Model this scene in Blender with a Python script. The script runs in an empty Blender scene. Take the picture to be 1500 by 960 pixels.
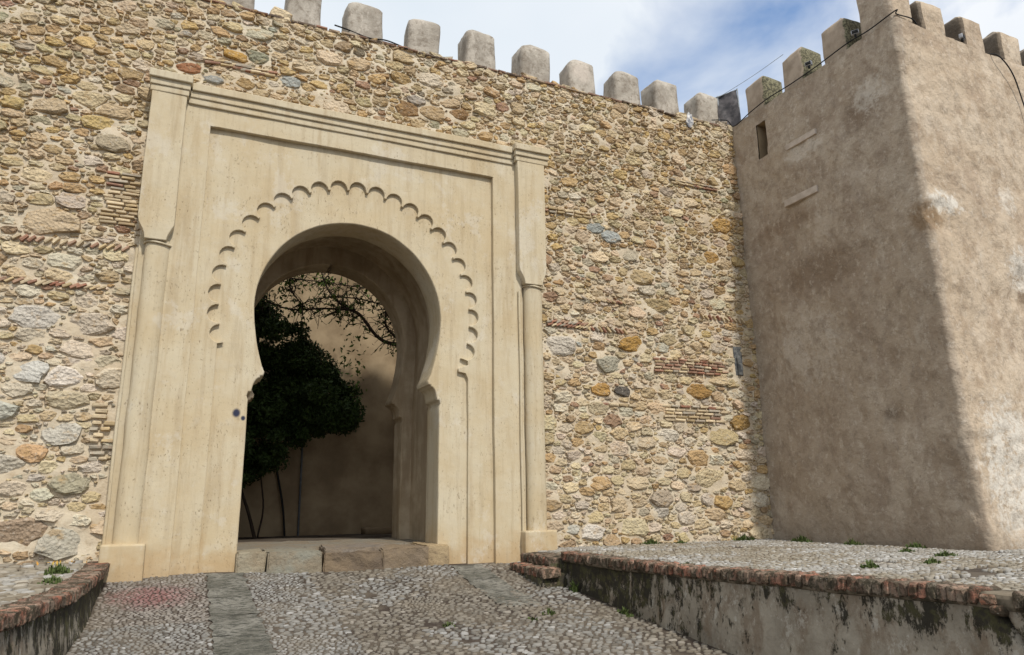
import bpy, bmesh, math, random
import numpy as np
from mathutils import Vector, Matrix, noise
R_ = math.radians
sc = bpy.context.scene
col = sc.collection
rnd = random.Random(7)
nrs = np.random.RandomState(11)

# ------------------------------------------------------------------ camera
RM = ((0.91304, 0.08370, 0.39918), (-0.40766, 0.21901, 0.88648), (-0.01323, -0.97212, 0.23409))
_m = np.array(RM); _u, _s, _v = np.linalg.svd(_m); RMn = _u @ _v
CAM = np.array([0.0, -10.4, 0.66]); FPX = 1052.4
cam_d = bpy.data.cameras.new('camera'); cam = bpy.data.objects.new('camera', cam_d); col.objects.link(cam)
mw = Matrix.Identity(4)
for i in range(3):
    mw[i][0] = RMn[i, 0]; mw[i][1] = -RMn[i, 1]; mw[i][2] = -RMn[i, 2]; mw[i][3] = CAM[i]
cam.matrix_world = mw
cam_d.sensor_width = 36.0; cam_d.lens = FPX / 1500 * 36; cam_d.clip_start = 0.05; cam_d.clip_end = 2000
sc.camera = cam

def project(P):
    c = (np.asarray(P) - CAM) @ RMn
    z = np.maximum(c[..., 2], .01)
    return 750 + FPX * c[..., 0] / z, 480 + FPX * c[..., 1] / z, c[..., 2]

# ------------------------------------------------------------------ light
SUN_EL, SUN_AZ = R_(47), R_(6)          # azimuth measured from the wall's normal towards +x
sdir = Vector((math.sin(SUN_AZ) * math.cos(SUN_EL), -math.cos(SUN_AZ) * math.cos(SUN_EL), math.sin(SUN_EL)))
sun_d = bpy.data.lights.new('sun', 'SUN'); sun = bpy.data.objects.new('sun', sun_d); col.objects.link(sun)
sun_d.energy = 3.15; sun_d.angle = R_(3.0); sun_d.color = (1.0, 0.94, 0.85)
sun.rotation_euler = sdir.to_track_quat('Z', 'Y').to_euler(); sun.location = (4, -20, 25)

world = bpy.data.worlds.new('World'); sc.world = world; world.use_nodes = True
wn, wl = world.node_tree.nodes, world.node_tree.links
wn.clear()
wo = wn.new('ShaderNodeOutputWorld'); bg = wn.new('ShaderNodeBackground'); bg.inputs[1].default_value = 0.14
sky = wn.new('ShaderNodeTexSky'); sky.sky_type = 'NISHITA'; sky.sun_disc = False
sky.sun_elevation = SUN_EL; sky.sun_rotation = math.atan2(sdir.x, sdir.y); sky.dust_density = 0.6; sky.ozone_density = 1.6
tc = wn.new('ShaderNodeTexCoord'); mp = wn.new('ShaderNodeMapping'); mp.inputs['Scale'].default_value = (1, 1, 1.6); mp.inputs['Location'].default_value = (2.74, 1.4, 0.62)
nz = wn.new('ShaderNodeTexNoise'); nz.inputs['Scale'].default_value = 2.6; nz.inputs['Detail'].default_value = 7; nz.inputs['Roughness'].default_value = .52; nz.inputs['Distortion'].default_value = .35
cr = wn.new('ShaderNodeValToRGB'); cr.color_ramp.elements[0].position = .30; cr.color_ramp.elements[1].position = .50
# clouds thin out towards the right (+x) side of the sky
sx = wn.new('ShaderNodeSeparateXYZ'); mr = wn.new('ShaderNodeMapRange')
for k, v in ((1, .35), (2, .85), (3, .12), (4, -.10)): mr.inputs[k].default_value = v
ad = wn.new('ShaderNodeMath'); ad.operation = 'ADD'
nz2 = wn.new('ShaderNodeTexNoise'); nz2.inputs['Scale'].default_value = 1.6; nz2.inputs['Detail'].default_value = 4
cc = wn.new('ShaderNodeMix'); cc.data_type = 'RGBA'; cc.inputs[6].default_value = (5.5, 6.05, 6.6, 1); cc.inputs[7].default_value = (6.8, 7.0, 7.3, 1)
mx = wn.new('ShaderNodeMix'); mx.data_type = 'RGBA'
wl.new(tc.outputs['Generated'], mp.inputs[0]); wl.new(mp.outputs[0], nz.inputs['Vector']); wl.new(mp.outputs[0], nz2.inputs['Vector'])
wl.new(tc.outputs['Generated'], sx.inputs[0]); wl.new(sx.outputs[0], mr.inputs[0])
wl.new(nz.outputs[0], ad.inputs[0]); wl.new(mr.outputs[0], ad.inputs[1]); wl.new(ad.outputs[0], cr.inputs[0])
cr2 = wn.new('ShaderNodeValToRGB'); cr2.color_ramp.elements[0].position = .35; cr2.color_ramp.elements[1].position = .62
wl.new(nz2.outputs[0], cr2.inputs[0]); wl.new(cr2.outputs[0], cc.inputs[0])
wl.new(cr.outputs[0], mx.inputs[0]); hs = wn.new('ShaderNodeHueSaturation'); hs.inputs['Saturation'].default_value = 1.2; hs.inputs['Value'].default_value = 1.45; wl.new(sky.outputs[0], hs.inputs['Color']); wl.new(hs.outputs[0], mx.inputs[6]); wl.new(cc.outputs[2], mx.inputs[7])
wl.new(mx.outputs[2], bg.inputs[0]); wl.new(bg.outputs[0], wo.inputs[0])
sc.view_settings.view_transform = 'Standard'; sc.view_settings.look = 'None'
sc.view_settings.exposure = 0.0; sc.view_settings.gamma = 1.0
sc.cycles.max_bounces = 6; sc.cycles.diffuse_bounces = 4

# ------------------------------------------------------------------ object helpers
def tag(o, label=None, cat=None, group=None, kind=None):
    if label: o['label'] = label
    if cat: o['category'] = cat
    if group: o['group'] = group
    if kind: o['kind'] = kind
    return o
def empty(name, loc=(0, 0, 0)):
    o = bpy.data.objects.new(name, None); col.objects.link(o); o.location = loc; o.empty_display_size = .2
    return o
def link(name, me, mat=None, parent=None, loc=None):
    o = bpy.data.objects.new(name, me); col.objects.link(o)
    if mat and not me.materials: me.materials.append(mat)
    if loc is not None: o.location = loc
    if parent:
        o.parent = parent
        pl = parent.location.copy(); pp = parent.parent
        while pp: pl += pp.location; pp = pp.parent
        o.location = Vector(o.location) - pl          # all roots are unrotated: world minus parent origin
    return o
def np_mesh(name, V, F, smooth=False, tint=None):
    """V (n,3); F (m,3) or (m,4) array or list of such arrays"""
    Fs = F if isinstance(F, list) else [F]
    me = bpy.data.meshes.new(name)
    V = np.asarray(V, dtype=np.float32)
    me.vertices.add(len(V)); me.vertices.foreach_set('co', V.ravel())
    loops = np.concatenate([np.asarray(f).ravel() for f in Fs]).astype(np.int32)
    cnt = np.concatenate([np.full(len(f), np.asarray(f).shape[1]) for f in Fs]).astype(np.int32)
    st = np.concatenate([[0], np.cumsum(cnt)[:-1]]).astype(np.int32)
    me.loops.add(len(loops)); me.loops.foreach_set('vertex_index', loops)
    me.polygons.add(len(cnt)); me.polygons.foreach_set('loop_start', st)
    me.polygons.foreach_set('use_smooth', np.full(len(cnt), smooth))
    me.update(calc_edges=True); me.validate()
    if tint is not None:
        a = me.color_attributes.new('tint', 'FLOAT_COLOR', 'POINT')
        c = np.ones((len(V), 4), dtype=np.float32); c[:, :3] = tint
        a.data.foreach_set('color', c.ravel())
    return me
def bm_mesh(name, bm, smooth=False):
    me = bpy.data.meshes.new(name); bmesh.ops.recalc_face_normals(bm, faces=bm.faces); bm.to_mesh(me); bm.free()
    if smooth:
        for p in me.polygons: p.use_smooth = True
    return me
def box_mesh(name, x0, x1, y0, y1, z0, z1, bev=.01, seg=2, cut=0, amp=0, seed=0, org=None):
    bm = bmesh.new(); bmesh.ops.create_cube(bm, size=1)
    for v in bm.verts:
        v.co = Vector((x0 + (x1 - x0) * (v.co.x + .5), y0 + (y1 - y0) * (v.co.y + .5), z0 + (z1 - z0) * (v.co.z + .5)))
    if bev: bmesh.ops.bevel(bm, geom=bm.edges[:], offset=bev, segments=seg, affect='EDGES', profile=.5)
    if cut: slice_bm(bm, cut)
    if amp: wob(bm, amp, seed)
    if org is not None:
        for v in bm.verts: v.co -= Vector(org)
    return bm_mesh(name, bm, bool(bev) and not cut)
def slice_bm(bm, step):
    for ax in range(3):
        lo = min(v.co[ax] for v in bm.verts); hi = max(v.co[ax] for v in bm.verts)
        n = int((hi - lo) / step)
        for k in range(1, n + 1):
            c = lo + (hi - lo) * k / (n + 1)
            p = Vector((0, 0, 0)); p[ax] = c; nn = Vector((0, 0, 0)); nn[ax] = 1
            bmesh.ops.bisect_plane(bm, geom=bm.verts[:] + bm.edges[:] + bm.faces[:], plane_co=p, plane_no=nn)
def wob(bm, amp, seed=0, fr=(1.1, 4.5)):
    for v in bm.verts:
        p = v.co + Vector((seed * 3.7, seed * 1.3, 0))
        v.co += noise.noise_vector(p * fr[0]) * amp + noise.noise_vector(p * fr[1]) * amp * .45
def tube_mesh(name, pts, r, k=8, r1=None, cap=True):
    """round tube through pts, radius r..r1"""
    pts = [Vector(p) for p in pts]; n = len(pts); V = []; F = []
    up = Vector((0.13, 0.31, 0.94)).normalized()
    for i, p in enumerate(pts):
        t = (pts[min(i + 1, n - 1)] - pts[max(i - 1, 0)]).normalized()
        a = t.cross(up)
        if a.length < .05: a = t.cross(Vector((1, 0, 0)))
        a.normalize(); b = t.cross(a)
        rr = r if r1 is None else r + (r1 - r) * i / (n - 1)
        for j in range(k):
            an = 2 * math.pi * j / k
            V.append(p + (a * math.cos(an) + b * math.sin(an)) * rr)
    for i in range(n - 1):
        for j in range(k):
            F.append((i * k + j, i * k + (j + 1) % k, (i + 1) * k + (j + 1) % k, (i + 1) * k + j))
    return np_mesh(name, np.array([tuple(v) for v in V]), np.array(F), True)
def catmull(pts, n=8):
    P = [Vector(p) for p in pts]; P = [P[0] * 2 - P[1]] + P + [P[-1] * 2 - P[-2]]; out = []
    for i in range(1, len(P) - 2):
        for k in range(n):
            t = k / n; a, b, c, d = P[i - 1], P[i], P[i + 1], P[i + 2]
            out.append(.5 * ((2 * b) + (c - a) * t + (2 * a - 5 * b + 4 * c - d) * t * t + (3 * b - a - 3 * c + d) * t ** 3))
    out.append(P[-2]); return out

# ------------------------------------------------------------------ materials
class NB:
    def __init__(s, name):
        s.m = bpy.data.materials.new(name); s.m.use_nodes = True; s.n = s.m.node_tree.nodes; s.l = s.m.node_tree.links
        s.b = s.n['Principled BSDF']; s.b.inputs['Roughness'].default_value = .92
        s.b.inputs['Specular IOR Level'].default_value = .18
        g = s.n.new('ShaderNodeNewGeometry'); s.pos = g.outputs['Position']
    def put(s, i, v):
        if hasattr(v, 'is_linked') or hasattr(v, 'links'): s.l.new(v, i)
        else: i.default_value = v
    def map(s, sc=(1, 1, 1), loc=(0, 0, 0), vec=None):
        n = s.n.new('ShaderNodeMapping'); n.inputs['Scale'].default_value = sc; n.inputs['Location'].default_value = loc
        s.l.new(vec or s.pos, n.inputs[0]); return n.outputs[0]
    def noise(s, scale, det=4, rough=.55, vec=None, dist=0):
        n = s.n.new('ShaderNodeTexNoise'); n.inputs['Scale'].default_value = scale; n.inputs['Detail'].default_value = det
        n.inputs['Roughness'].default_value = rough; n.inputs['Distortion'].default_value = dist
        s.l.new(vec or s.pos, n.inputs['Vector']); return n.outputs[0]
    def vor(s, scale, vec=None, feat='F1', out=0):
        n = s.n.new('ShaderNodeTexVoronoi'); n.feature = feat; n.inputs['Scale'].default_value = scale
        s.l.new(vec or s.pos, n.inputs['Vector']); return n.outputs[out]
    def ramp(s, v, a, b, lo=0, hi=1):
        n = s.n.new('ShaderNodeMapRange'); n.interpolation_type = 'SMOOTHSTEP'
        s.l.new(v, n.inputs[0])
        for k, x in ((1, a), (2, b), (3, lo), (4, hi)): n.inputs[k].default_value = x
        return n.outputs[0]
    def math(s, op, a, b=0.0):
        n = s.n.new('ShaderNodeMath'); n.operation = op; s.put(n.inputs[0], a); s.put(n.inputs[1], b); return n.outputs[0]
    def mix(s, f, a, b, mode='MIX'):
        n = s.n.new('ShaderNodeMix'); n.data_type = 'RGBA'; n.blend_type = mode
        c = lambda v: (*v, 1) if isinstance(v, tuple) and len(v) == 3 else v
        s.put(n.inputs[0], f); s.put(n.inputs[6], c(a)); s.put(n.inputs[7], c(b)); return n.outputs[2]
    def blob(s, c, r, sharp=.25, ns=5, na=.5, rad3=None):
        """a ragged patch round the point c"""
        sc_ = rad3 or (1, 1, 1)
        m = s.map(tuple(1 / (r * k) for k in sc_), tuple(-c[i] / (r * sc_[i]) for i in range(3)))
        n = s.n.new('ShaderNodeVectorMath'); n.operation = 'LENGTH'; s.l.new(m, n.inputs[0])
        d = s.math('ADD', n.outputs['Value'], s.math('MULTIPLY', s.math('SUBTRACT', s.noise(ns, 5, .65), .5), na * 2.4))
        return s.ramp(d, 1 - sharp, 1 + sharp * .2, 1, 0)
    def attr(s, name='tint'):
        n = s.n.new('ShaderNodeAttribute'); n.attribute_name = name; return n.outputs['Color']
    def bump(s, h, st, d, prev=None):
        n = s.n.new('ShaderNodeBump'); n.inputs['Strength'].default_value = st; n.inputs['Distance'].default_value = d
        s.l.new(h, n.inputs['Height'])
        if prev: s.l.new(prev, n.inputs['Normal'])
        return n.outputs[0]
    def done(s, colr, nrm=None, rough=None):
        s.put(s.b.inputs['Base Color'], (*colr, 1) if isinstance(colr, tuple) else colr)
        if nrm: s.l.new(nrm, s.b.inputs['Normal'])
        if rough is not None: s.put(s.b.inputs['Roughness'], rough)
        return s.m

def mat_plaster():
    b = NB('gate_plaster')
    big = b.noise(.9, 5, .6); med = b.noise(5, 6, .6); st = b.noise(2.6, 5, .6, b.map((2.2, 2.2, .28)))
    c = b.mix(b.ramp(big, .36, .66), (.525, .43, .28), (.565, .495, .36))
    c = b.mix(b.ramp(st, .48, .72, 0, .55), c, (.42, .32, .19))
    c = b.mix(b.ramp(med, .52, .75, 0, .4), c, (.57, .51, .40))
    # damp foot of the wall
    sx = b.n.new('ShaderNodeSeparateXYZ'); b.l.new(b.pos, sx.inputs[0])
    foot = b.math('MULTIPLY', b.ramp(b.math('ADD', sx.outputs[2], b.math('MULTIPLY', med, .9)), .25, .75, 1, 0), .6)
    c = b.mix(foot, c, (.44, .29, .14))
    stk = b.ramp(b.noise(3.2, 6, .7, b.map((3, 3, .22), (1, 7, 2))), .50, .64)
    c = b.mix(b.math('MULTIPLY', stk, .30), c, (.36, .28, .18)); c = b.mix(b.ramp(b.noise(1.5, 7, .72, b.map((1, 1, .8), (4, 2, 9))), .54, .62, 0, .35), c, (.62, .58, .50))
    for p, r in (((.575, 0, 1.87), .062), ((.665, 0, 1.80), .035)):
        c = b.mix(b.blob(p, r, .5, 9, .18, (1, 4, 1.2)), c, (.035, .04, .07))
    pit = b.noise(48, 4, .7, b.map((1, 1, .45), (3, 1, 2))); pm = b.ramp(pit, .60, .68)
    dens = b.ramp(b.noise(1.7, 3), .35, .62); pm = b.math('MULTIPLY', pm, dens)
    pit2 = b.ramp(b.noise(13, 4, .75, b.map((1, 1, .35), (9, 1, 2))), .66, .72)
    c = b.mix(b.math('MULTIPLY', pit2, .22), c, (.24, .165, .09))
    c = b.mix(b.math('MULTIPLY', pm, .75), c, (.20, .135, .075))
    fine = b.noise(90, 3, .7)
    n = b.bump(fine, .22, .01); n = b.bump(med, .28, .03, n); n = b.bump(b.math('SUBTRACT', 1.0, pm), .5, .012, n)
    return b.done(c, n)
def mat_tower(name='tower_render', side=0):
    b = NB(name)
    big = b.noise(.55, 6, .62); med = b.noise(2.6, 7, .66, dist=.4); st = b.noise(1.3, 6, .65, b.map((1, 1, .5), (5, 3, 1)))
    c = b.mix(b.ramp(big, .35, .68), (.455, .36, .26), (.56, .465, .355))
    c = b.mix(b.ramp(med, .48, .64, 0, .8), c, (.30, .215, .14)); c = b.mix(b.ramp(b.noise(1.15, 7, .68, b.map((1, 1, .8), (3, 9, 2)), .6), .50, .66, 0, .8), c, (.32, .235, .165))
    c = b.mix(b.ramp(st, .52, .68, 0, .75), c, (.64, .55, .44))
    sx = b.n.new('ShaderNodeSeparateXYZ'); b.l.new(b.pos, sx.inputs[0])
    # shade of the return face painted in: darker and greyer than the front
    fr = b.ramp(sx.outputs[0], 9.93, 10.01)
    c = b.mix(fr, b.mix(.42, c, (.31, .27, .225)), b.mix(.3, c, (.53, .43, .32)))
    for p, r, k, w in (((9.9, -3.85, 4.75), .35, (.212, .13, .06), (1.4, 1.5, .8)), ((12.1, -3.85, 3.75), .5, (.16, .11, .07), (1, 1, 1)),
                    ((9.85, -2.68, 1.89), .17, (.12, .085, .055), (1, 1.2, .8)), ((9.8, -2.9, 6.9), .5, (.20, .145, .10), (1, 1, .8)),
                    ((9.8, -1.6, 4.5), 1.0, (.22, .16, .11), (1, 1.2, .5)), ((9.8, -1.1, 5.6), .6, (.26, .19, .13), (1, 1.6, .4))):
        c = b.mix(b.math('MULTIPLY', b.blob(p, r, .7, 6, .6, w), .75), c, k)
    ragged = b.ramp(b.noise(7, 7, .8, b.map((1, 1, 1.2), (4, 4, 4))), .38, .50)
    for p, r, w, k in (((10.30, -3.9, 5.02), .36, (1.2, 1, .6), 1.0), ((12.1, -3.85, 4.1), .55, (1.1, 1, .8), .9), ((11.9, -3.85, 5.3), .3, (1, 1, 1), .6),
                 ((10.75, -3.95, .95), .85, (.8, .8, 1.35), .9), ((9.8, -3.1, 7.15), .3, (1, 1.2, 1), .5), ((9.8, -1.65, 6.8), .25, (1, 2, .8), .45), ((9.8, -1.2, 3.2), .8, (1, 1, 1), .25)):
        c = b.mix(b.math('MULTIPLY', b.math('MULTIPLY', b.blob(p, r, .4, 9, .75, w), ragged), k), c, (.66, .615, .54))
    cw = b.ramp(b.vor(.55, b.map((1, 1, .8), (2, 5, 3.3)), 'DISTANCE_TO_EDGE'), 0, .006, 1, 0); cw = b.math('MULTIPLY', cw, b.ramp(b.noise(1.1, 3, .6, b.map((1, 1, 1), (8, 8, 8))), .50, .56)); 
    c = b.mix(b.ramp(b.noise(5.5, 8, .8, b.map((1, 1, .8), (1, 6, 2))), .49, .60, 0, .38), c, (.20, .155, .115)); c = b.mix(b.ramp(b.noise(8, 8, .8, b.map((1, 1, .8), (7, 1, 2))), .53, .62, 0, .4), c, (.62, .55, .46))
    foot = b.math('MULTIPLY', b.ramp(b.math('ADD', sx.outputs[2], b.math('MULTIPLY', med, 1.2)), .4, 1.2, 1, 0), .45)
    c = b.mix(foot, c, (.25, .20, .15))
    sp = b.ramp(b.noise(22, 5, .7, b.map((1, 1, .6))), .62, .70)
    c = b.mix(b.math('MULTIPLY', sp, .5), c, (.15, .11, .075))
    n = b.bump(b.noise(55, 4, .7), .35, .015); n = b.bump(b.noise(9, 5, .65), .5, .05, n); n = b.bump(b.noise(2.2, 5, .6), .5, .14, n)
    n = b.bump(b.math('SUBTRACT', 1.0, sp), .45, .015, n)
    return b.done(c, n)
def mat_merlon():
    b = NB('merlon_render')
    c = b.mix(b.ramp(b.noise(2.2, 6, .65), .35, .65), (.31, .275, .23), (.45, .41, .35))
    c = b.mix(b.ramp(b.noise(9, 6, .75), .47, .64, 0, .7), c, (.19, .155, .12)); c = b.mix(b.ramp(b.noise(4, 6, .75, b.map((1, 1, .5), (3, 3, 3))), .52, .62, 0, .55), c, (.56, .51, .44))
    c = b.mix(b.math('MULTIPLY', b.blob((6.3, .35, 8.6), .34, .5, 5, .5), .7), c, (.66, .58, .50))
    n = b.bump(b.noise(60, 4, .7), .3, .012); n = b.bump(b.noise(8, 5, .65), .5, .04, n)
    return b.done(c, n)
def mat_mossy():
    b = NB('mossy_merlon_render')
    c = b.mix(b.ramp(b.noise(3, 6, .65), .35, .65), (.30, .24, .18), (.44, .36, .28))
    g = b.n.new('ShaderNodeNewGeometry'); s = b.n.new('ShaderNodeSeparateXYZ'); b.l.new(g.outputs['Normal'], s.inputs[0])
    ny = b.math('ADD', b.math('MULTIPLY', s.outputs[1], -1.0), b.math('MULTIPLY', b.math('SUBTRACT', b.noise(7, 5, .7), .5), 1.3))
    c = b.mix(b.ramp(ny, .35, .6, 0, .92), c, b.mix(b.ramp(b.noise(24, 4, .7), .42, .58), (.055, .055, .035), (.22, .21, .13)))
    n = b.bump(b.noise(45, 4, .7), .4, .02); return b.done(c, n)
def mat_stone(name, sc1=9, spk=.45, bs=1.0):
    b = NB(name); t = b.attr()
    c = b.mix(b.ramp(b.noise(sc1, 6, .7), .38, .66, 0, .4), t, b.mix(.5, t, (.16, .115, .07)))
    c = b.mix(b.ramp(b.noise(5.5, 4, .65, b.map((1, 1, 1.4), (2, 8, 1))), .55, .68, 0, .55), c, (.42, .27, .115))
    c = b.mix(b.ramp(b.noise(sc1 * 1.8, 6, .72, b.map((1, 1, 1), (7, 3, 4))), .54, .66, 0, spk), c, (.58, .52, .43))
    c = b.mix(b.ramp(b.noise(40, 5, .75), .56, .7, 0, .3), c, (.12, .09, .06))
    n = b.bump(b.noise(70, 4, .75), .6 * bs, .015); n = b.bump(b.vor(24, None), .8 * bs, .025, n); n = b.bump(b.noise(13, 5, .7), .8 * bs, .035, n)
    return b.done(c, n)
def mat_mortar():
    b = NB('lime_mortar')
    c = b.mix(b.ramp(b.noise(1.1, 5, .6), .35, .65), (.545, .455, .33), (.62, .545, .42))
    c = b.mix(b.ramp(b.noise(12, 5, .7), .5, .7, 0, .5), c, (.42, .31, .19))
    n = b.bump(b.noise(80, 4, .7), .4, .01); n = b.bump(b.noise(16, 5, .6), .55, .03, n)
    return b.done(c, n)
def mat_tile():
    b = NB('fired_brick'); t = b.attr()
    c = b.mix(b.ramp(b.noise(20, 5, .7), .45, .65, 0, .6), t, (.38, .28, .20))
    n = b.bump(b.noise(60, 4, .7), .5, .01); return b.done(c, n)
def mat_coping():
    b = NB('coping_brick'); t = b.attr()
    c = b.mix(b.ramp(b.noise(6, 6, .7), .40, .60, 0, .8), t, (.22, .185, .14))
    c = b.mix(b.ramp(b.noise(11, 6, .8), .43, .55, 0, .88), c, (.05, .043, .028))
    c = b.mix(b.ramp(b.noise(38, 5, .75, b.map((1, 1, 1), (3, 3, 3))), .6, .7, 0, .5), c, (.50, .45, .38))
    n = b.bump(b.noise(50, 5, .75), .7, .02); return b.done(c, n)
def mat_render_wall():
    b = NB('stained_cement_render')
    c = b.mix(b.ramp(b.noise(1.4, 6, .65), .36, .64), (.24, .21, .165), (.37, .33, .265))
    c = b.mix(b.ramp(b.noise(3.2, 7, .75, b.map((1, 1, .6))), .47, .62, 0, .7), c, (.19, .14, .095)); c = b.mix(b.ramp(b.noise(7, 7, .8, b.map((1, 1, .7), (2, 2, 2))), .55, .62, 0, .6), c, (.50, .47, .41))
    sx = b.n.new('ShaderNodeSeparateXYZ'); b.l.new(b.pos, sx.inputs[0])
    near = b.ramp(sx.outputs[1], -5.2, -2.2)                       # more moss on the gate end
    m = b.math('ADD', b.noise(6, 8, .8, b.map((1, 1.1, .55))), b.math('MULTIPLY', near, .16))
    m2 = b.math('ADD', m, b.math('MULTIPLY', b.ramp(sx.outputs[2], -.42, -.08), .085))
    moss = b.ramp(m2, .585, .635)
    c = b.mix(b.math('MULTIPLY', moss, .93), c, b.mix(b.ramp(b.noise(12, 3), .45, .6), (.022, .02, .014), (.055, .052, .022)))
    n = b.bump(b.noise(60, 4, .7), .3, .012); n = b.bump(b.noise(7, 5, .65), .5, .05, n); n = b.bump(moss, .6, .015, n)
    return b.done(c, n)
def mat_soil():
    b = NB('joint_soil')
    c = b.mix(b.ramp(b.noise(1.2, 5, .6), .4, .6), (.055, .042, .034), (.12, .098, .075))
    c = b.mix(b.ramp(b.noise(9, 5, .7), .5, .7, 0, .6), c, (.15, .13, .105))
    return b.done(c, b.bump(b.noise(60, 5, .7), .6, .015))
def mat_pebble():
    b = NB('pebble_stone'); t = b.attr()
    c = b.mix(b.ramp(b.noise(1.3, 5, .65), .45, .68, 0, .45), t, (.20, .165, .12))
    c = b.mix(b.ramp(b.noise(45, 4, .7), .5, .7, 0, .35), c, (.24, .21, .17))
    red = b.blob((-.22, -1.05, -.33), .42, .8, 8, .6, (1.2, 1.4, 1)); c = b.mix(b.math('MULTIPLY', red, .5), c, (.25, .07, .075))
    return b.done(c, b.bump(b.noise(50, 4, .7), .4, .01), .8)
def mat_slab():
    b = NB('greenish_slab'); 
    c = b.mix(b.ramp(b.noise(2.4, 6, .65), .36, .64), (.13, .125, .103), (.26, .248, .215))
    c = b.mix(b.ramp(b.noise(14, 7, .8, b.map((.8, 1.3, 1))), .46, .58, 0, .85), c, (.06, .06, .05)); c = b.mix(b.ramp(b.noise(30, 5, .8, b.map((1, 1, 1), (3, 3, 3))), .56, .66, 0, .7), c, (.30, .29, .26))
    n = b.bump(b.noise(26, 5, .7, b.map((.6, 1.6, 1))), .8, .03); return b.done(c, n)
def mat_step():
    b = NB('worn_step_stone'); t = b.attr()
    c = b.mix(b.ramp(b.noise(3, 6, .65), .36, .64, 0, .6), t, (.25, .185, .115))
    c = b.mix(b.ramp(b.noise(14, 5, .7), .55, .7, 0, .5), c, (.08, .06, .045))
    n = b.bump(b.noise(9, 6, .7), .8, .05); return b.done(c, n)
def mat_plain(name, c, rough=.7, c2=None, s=8, metal=0):
    b = NB(name); b.b.inputs['Metallic'].default_value = metal
    cc_ = b.mix(b.ramp(b.noise(s, 5, .6), .35, .65), c, c2 or tuple(x * .7 for x in c))
    return b.done(cc_, b.bump(b.noise(s * 4, 3), .2, .01), rough)
def mat_leaf(name, a, bb):
    b = NB(name); t = b.attr(); b.b.inputs['Roughness'].default_value = .55
    c = b.mix(b.noise(3, 2), a, bb); c = b.mix(1.0, c, t, 'MULTIPLY')
    return b.done(c, None, .55)

def mat_inner_plaster():  # passage plaster, darker and browner than the gate front
    b = NB('brown_passage_plaster')
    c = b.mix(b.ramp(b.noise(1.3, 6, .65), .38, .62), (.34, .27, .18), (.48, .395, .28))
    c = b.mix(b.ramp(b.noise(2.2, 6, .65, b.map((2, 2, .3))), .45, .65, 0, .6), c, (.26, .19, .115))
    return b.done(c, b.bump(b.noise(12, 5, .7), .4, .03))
def mat_cheek():  # tower render with deep shade and dirt painted on the -x faces
    m = mat_tower('merlon_shaded_dirty_cheek'); nt = m.node_tree; b = nt.nodes['Principled BSDF']; l = nt.links
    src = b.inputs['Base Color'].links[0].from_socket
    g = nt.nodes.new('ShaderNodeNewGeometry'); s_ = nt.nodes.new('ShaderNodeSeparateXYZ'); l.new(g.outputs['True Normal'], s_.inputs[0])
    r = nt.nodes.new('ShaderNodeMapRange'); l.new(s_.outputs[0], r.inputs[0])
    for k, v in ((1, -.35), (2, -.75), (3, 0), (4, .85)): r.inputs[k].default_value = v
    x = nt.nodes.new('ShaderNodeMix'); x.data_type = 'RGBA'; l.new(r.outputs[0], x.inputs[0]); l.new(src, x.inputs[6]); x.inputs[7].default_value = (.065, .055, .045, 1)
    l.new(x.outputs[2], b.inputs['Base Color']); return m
M = dict(cheek=mat_cheek(), bed=mat_plain('mossy_bedding_mortar', (.20, .165, .12), .95, (.05, .042, .028), 9), fillet=mat_plain('worn_cement', (.30, .275, .235), .95, (.16, .135, .105), 3.5), plaster=mat_plaster(), inner_plaster=mat_inner_plaster(), tower=mat_tower(), merlon=mat_merlon(), mossy=mat_mossy(), stone=mat_stone('rubble_stone'),
         mortar=mat_mortar(), tile=mat_tile(), coping=mat_coping(), render=mat_render_wall(), soil=mat_soil(), pebble=mat_pebble(),
         slab=mat_slab(), step=mat_step(), strip=mat_plain('pale_plaster_strip', (.56, .49, .42), .9, (.44, .375, .31), 6),
         dark=mat_plain('black_rubber', (.02, .02, .02), .6), court=mat_plain('courtyard_render', (.38, .295, .19), .95, (.23, .17, .105), 1.1),
         bark=mat_plain('dark_bark', (.055, .04, .03), .9), pipe=mat_plain('grey_pipe', (.13, .14, .15), .6),
         leaf=mat_leaf('dark_leaf', (.014, .028, .008), (.055, .095, .022)), vine=mat_leaf('vine_leaf', (.055, .105, .02), (.12, .17, .035)),
         grass=mat_leaf('weed_leaf', (.06, .095, .022), (.105, .13, .045)), tarp=mat_plain('tarp_cloth', (.15, .14, .145), .7, (.05, .05, .055), 5),
         frame=mat_plain('galvanised_metal', (.33, .36, .38), .5, None, 8, .4), bag=mat_plain('white_sacking', (.75, .73, .7), .8, (.2, .22, .26), 14),
         lamp=mat_plain('white_lamp_case', (.6, .62, .66), .5), orange=mat_plain('dry_orange_leaf', (.55, .27, .06), .8, (.45, .36, .1), 30),
         slate=mat_plain('blue_grey_pipe', (.07, .075, .08), .85, (.19, .19, .18), 14))

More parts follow.
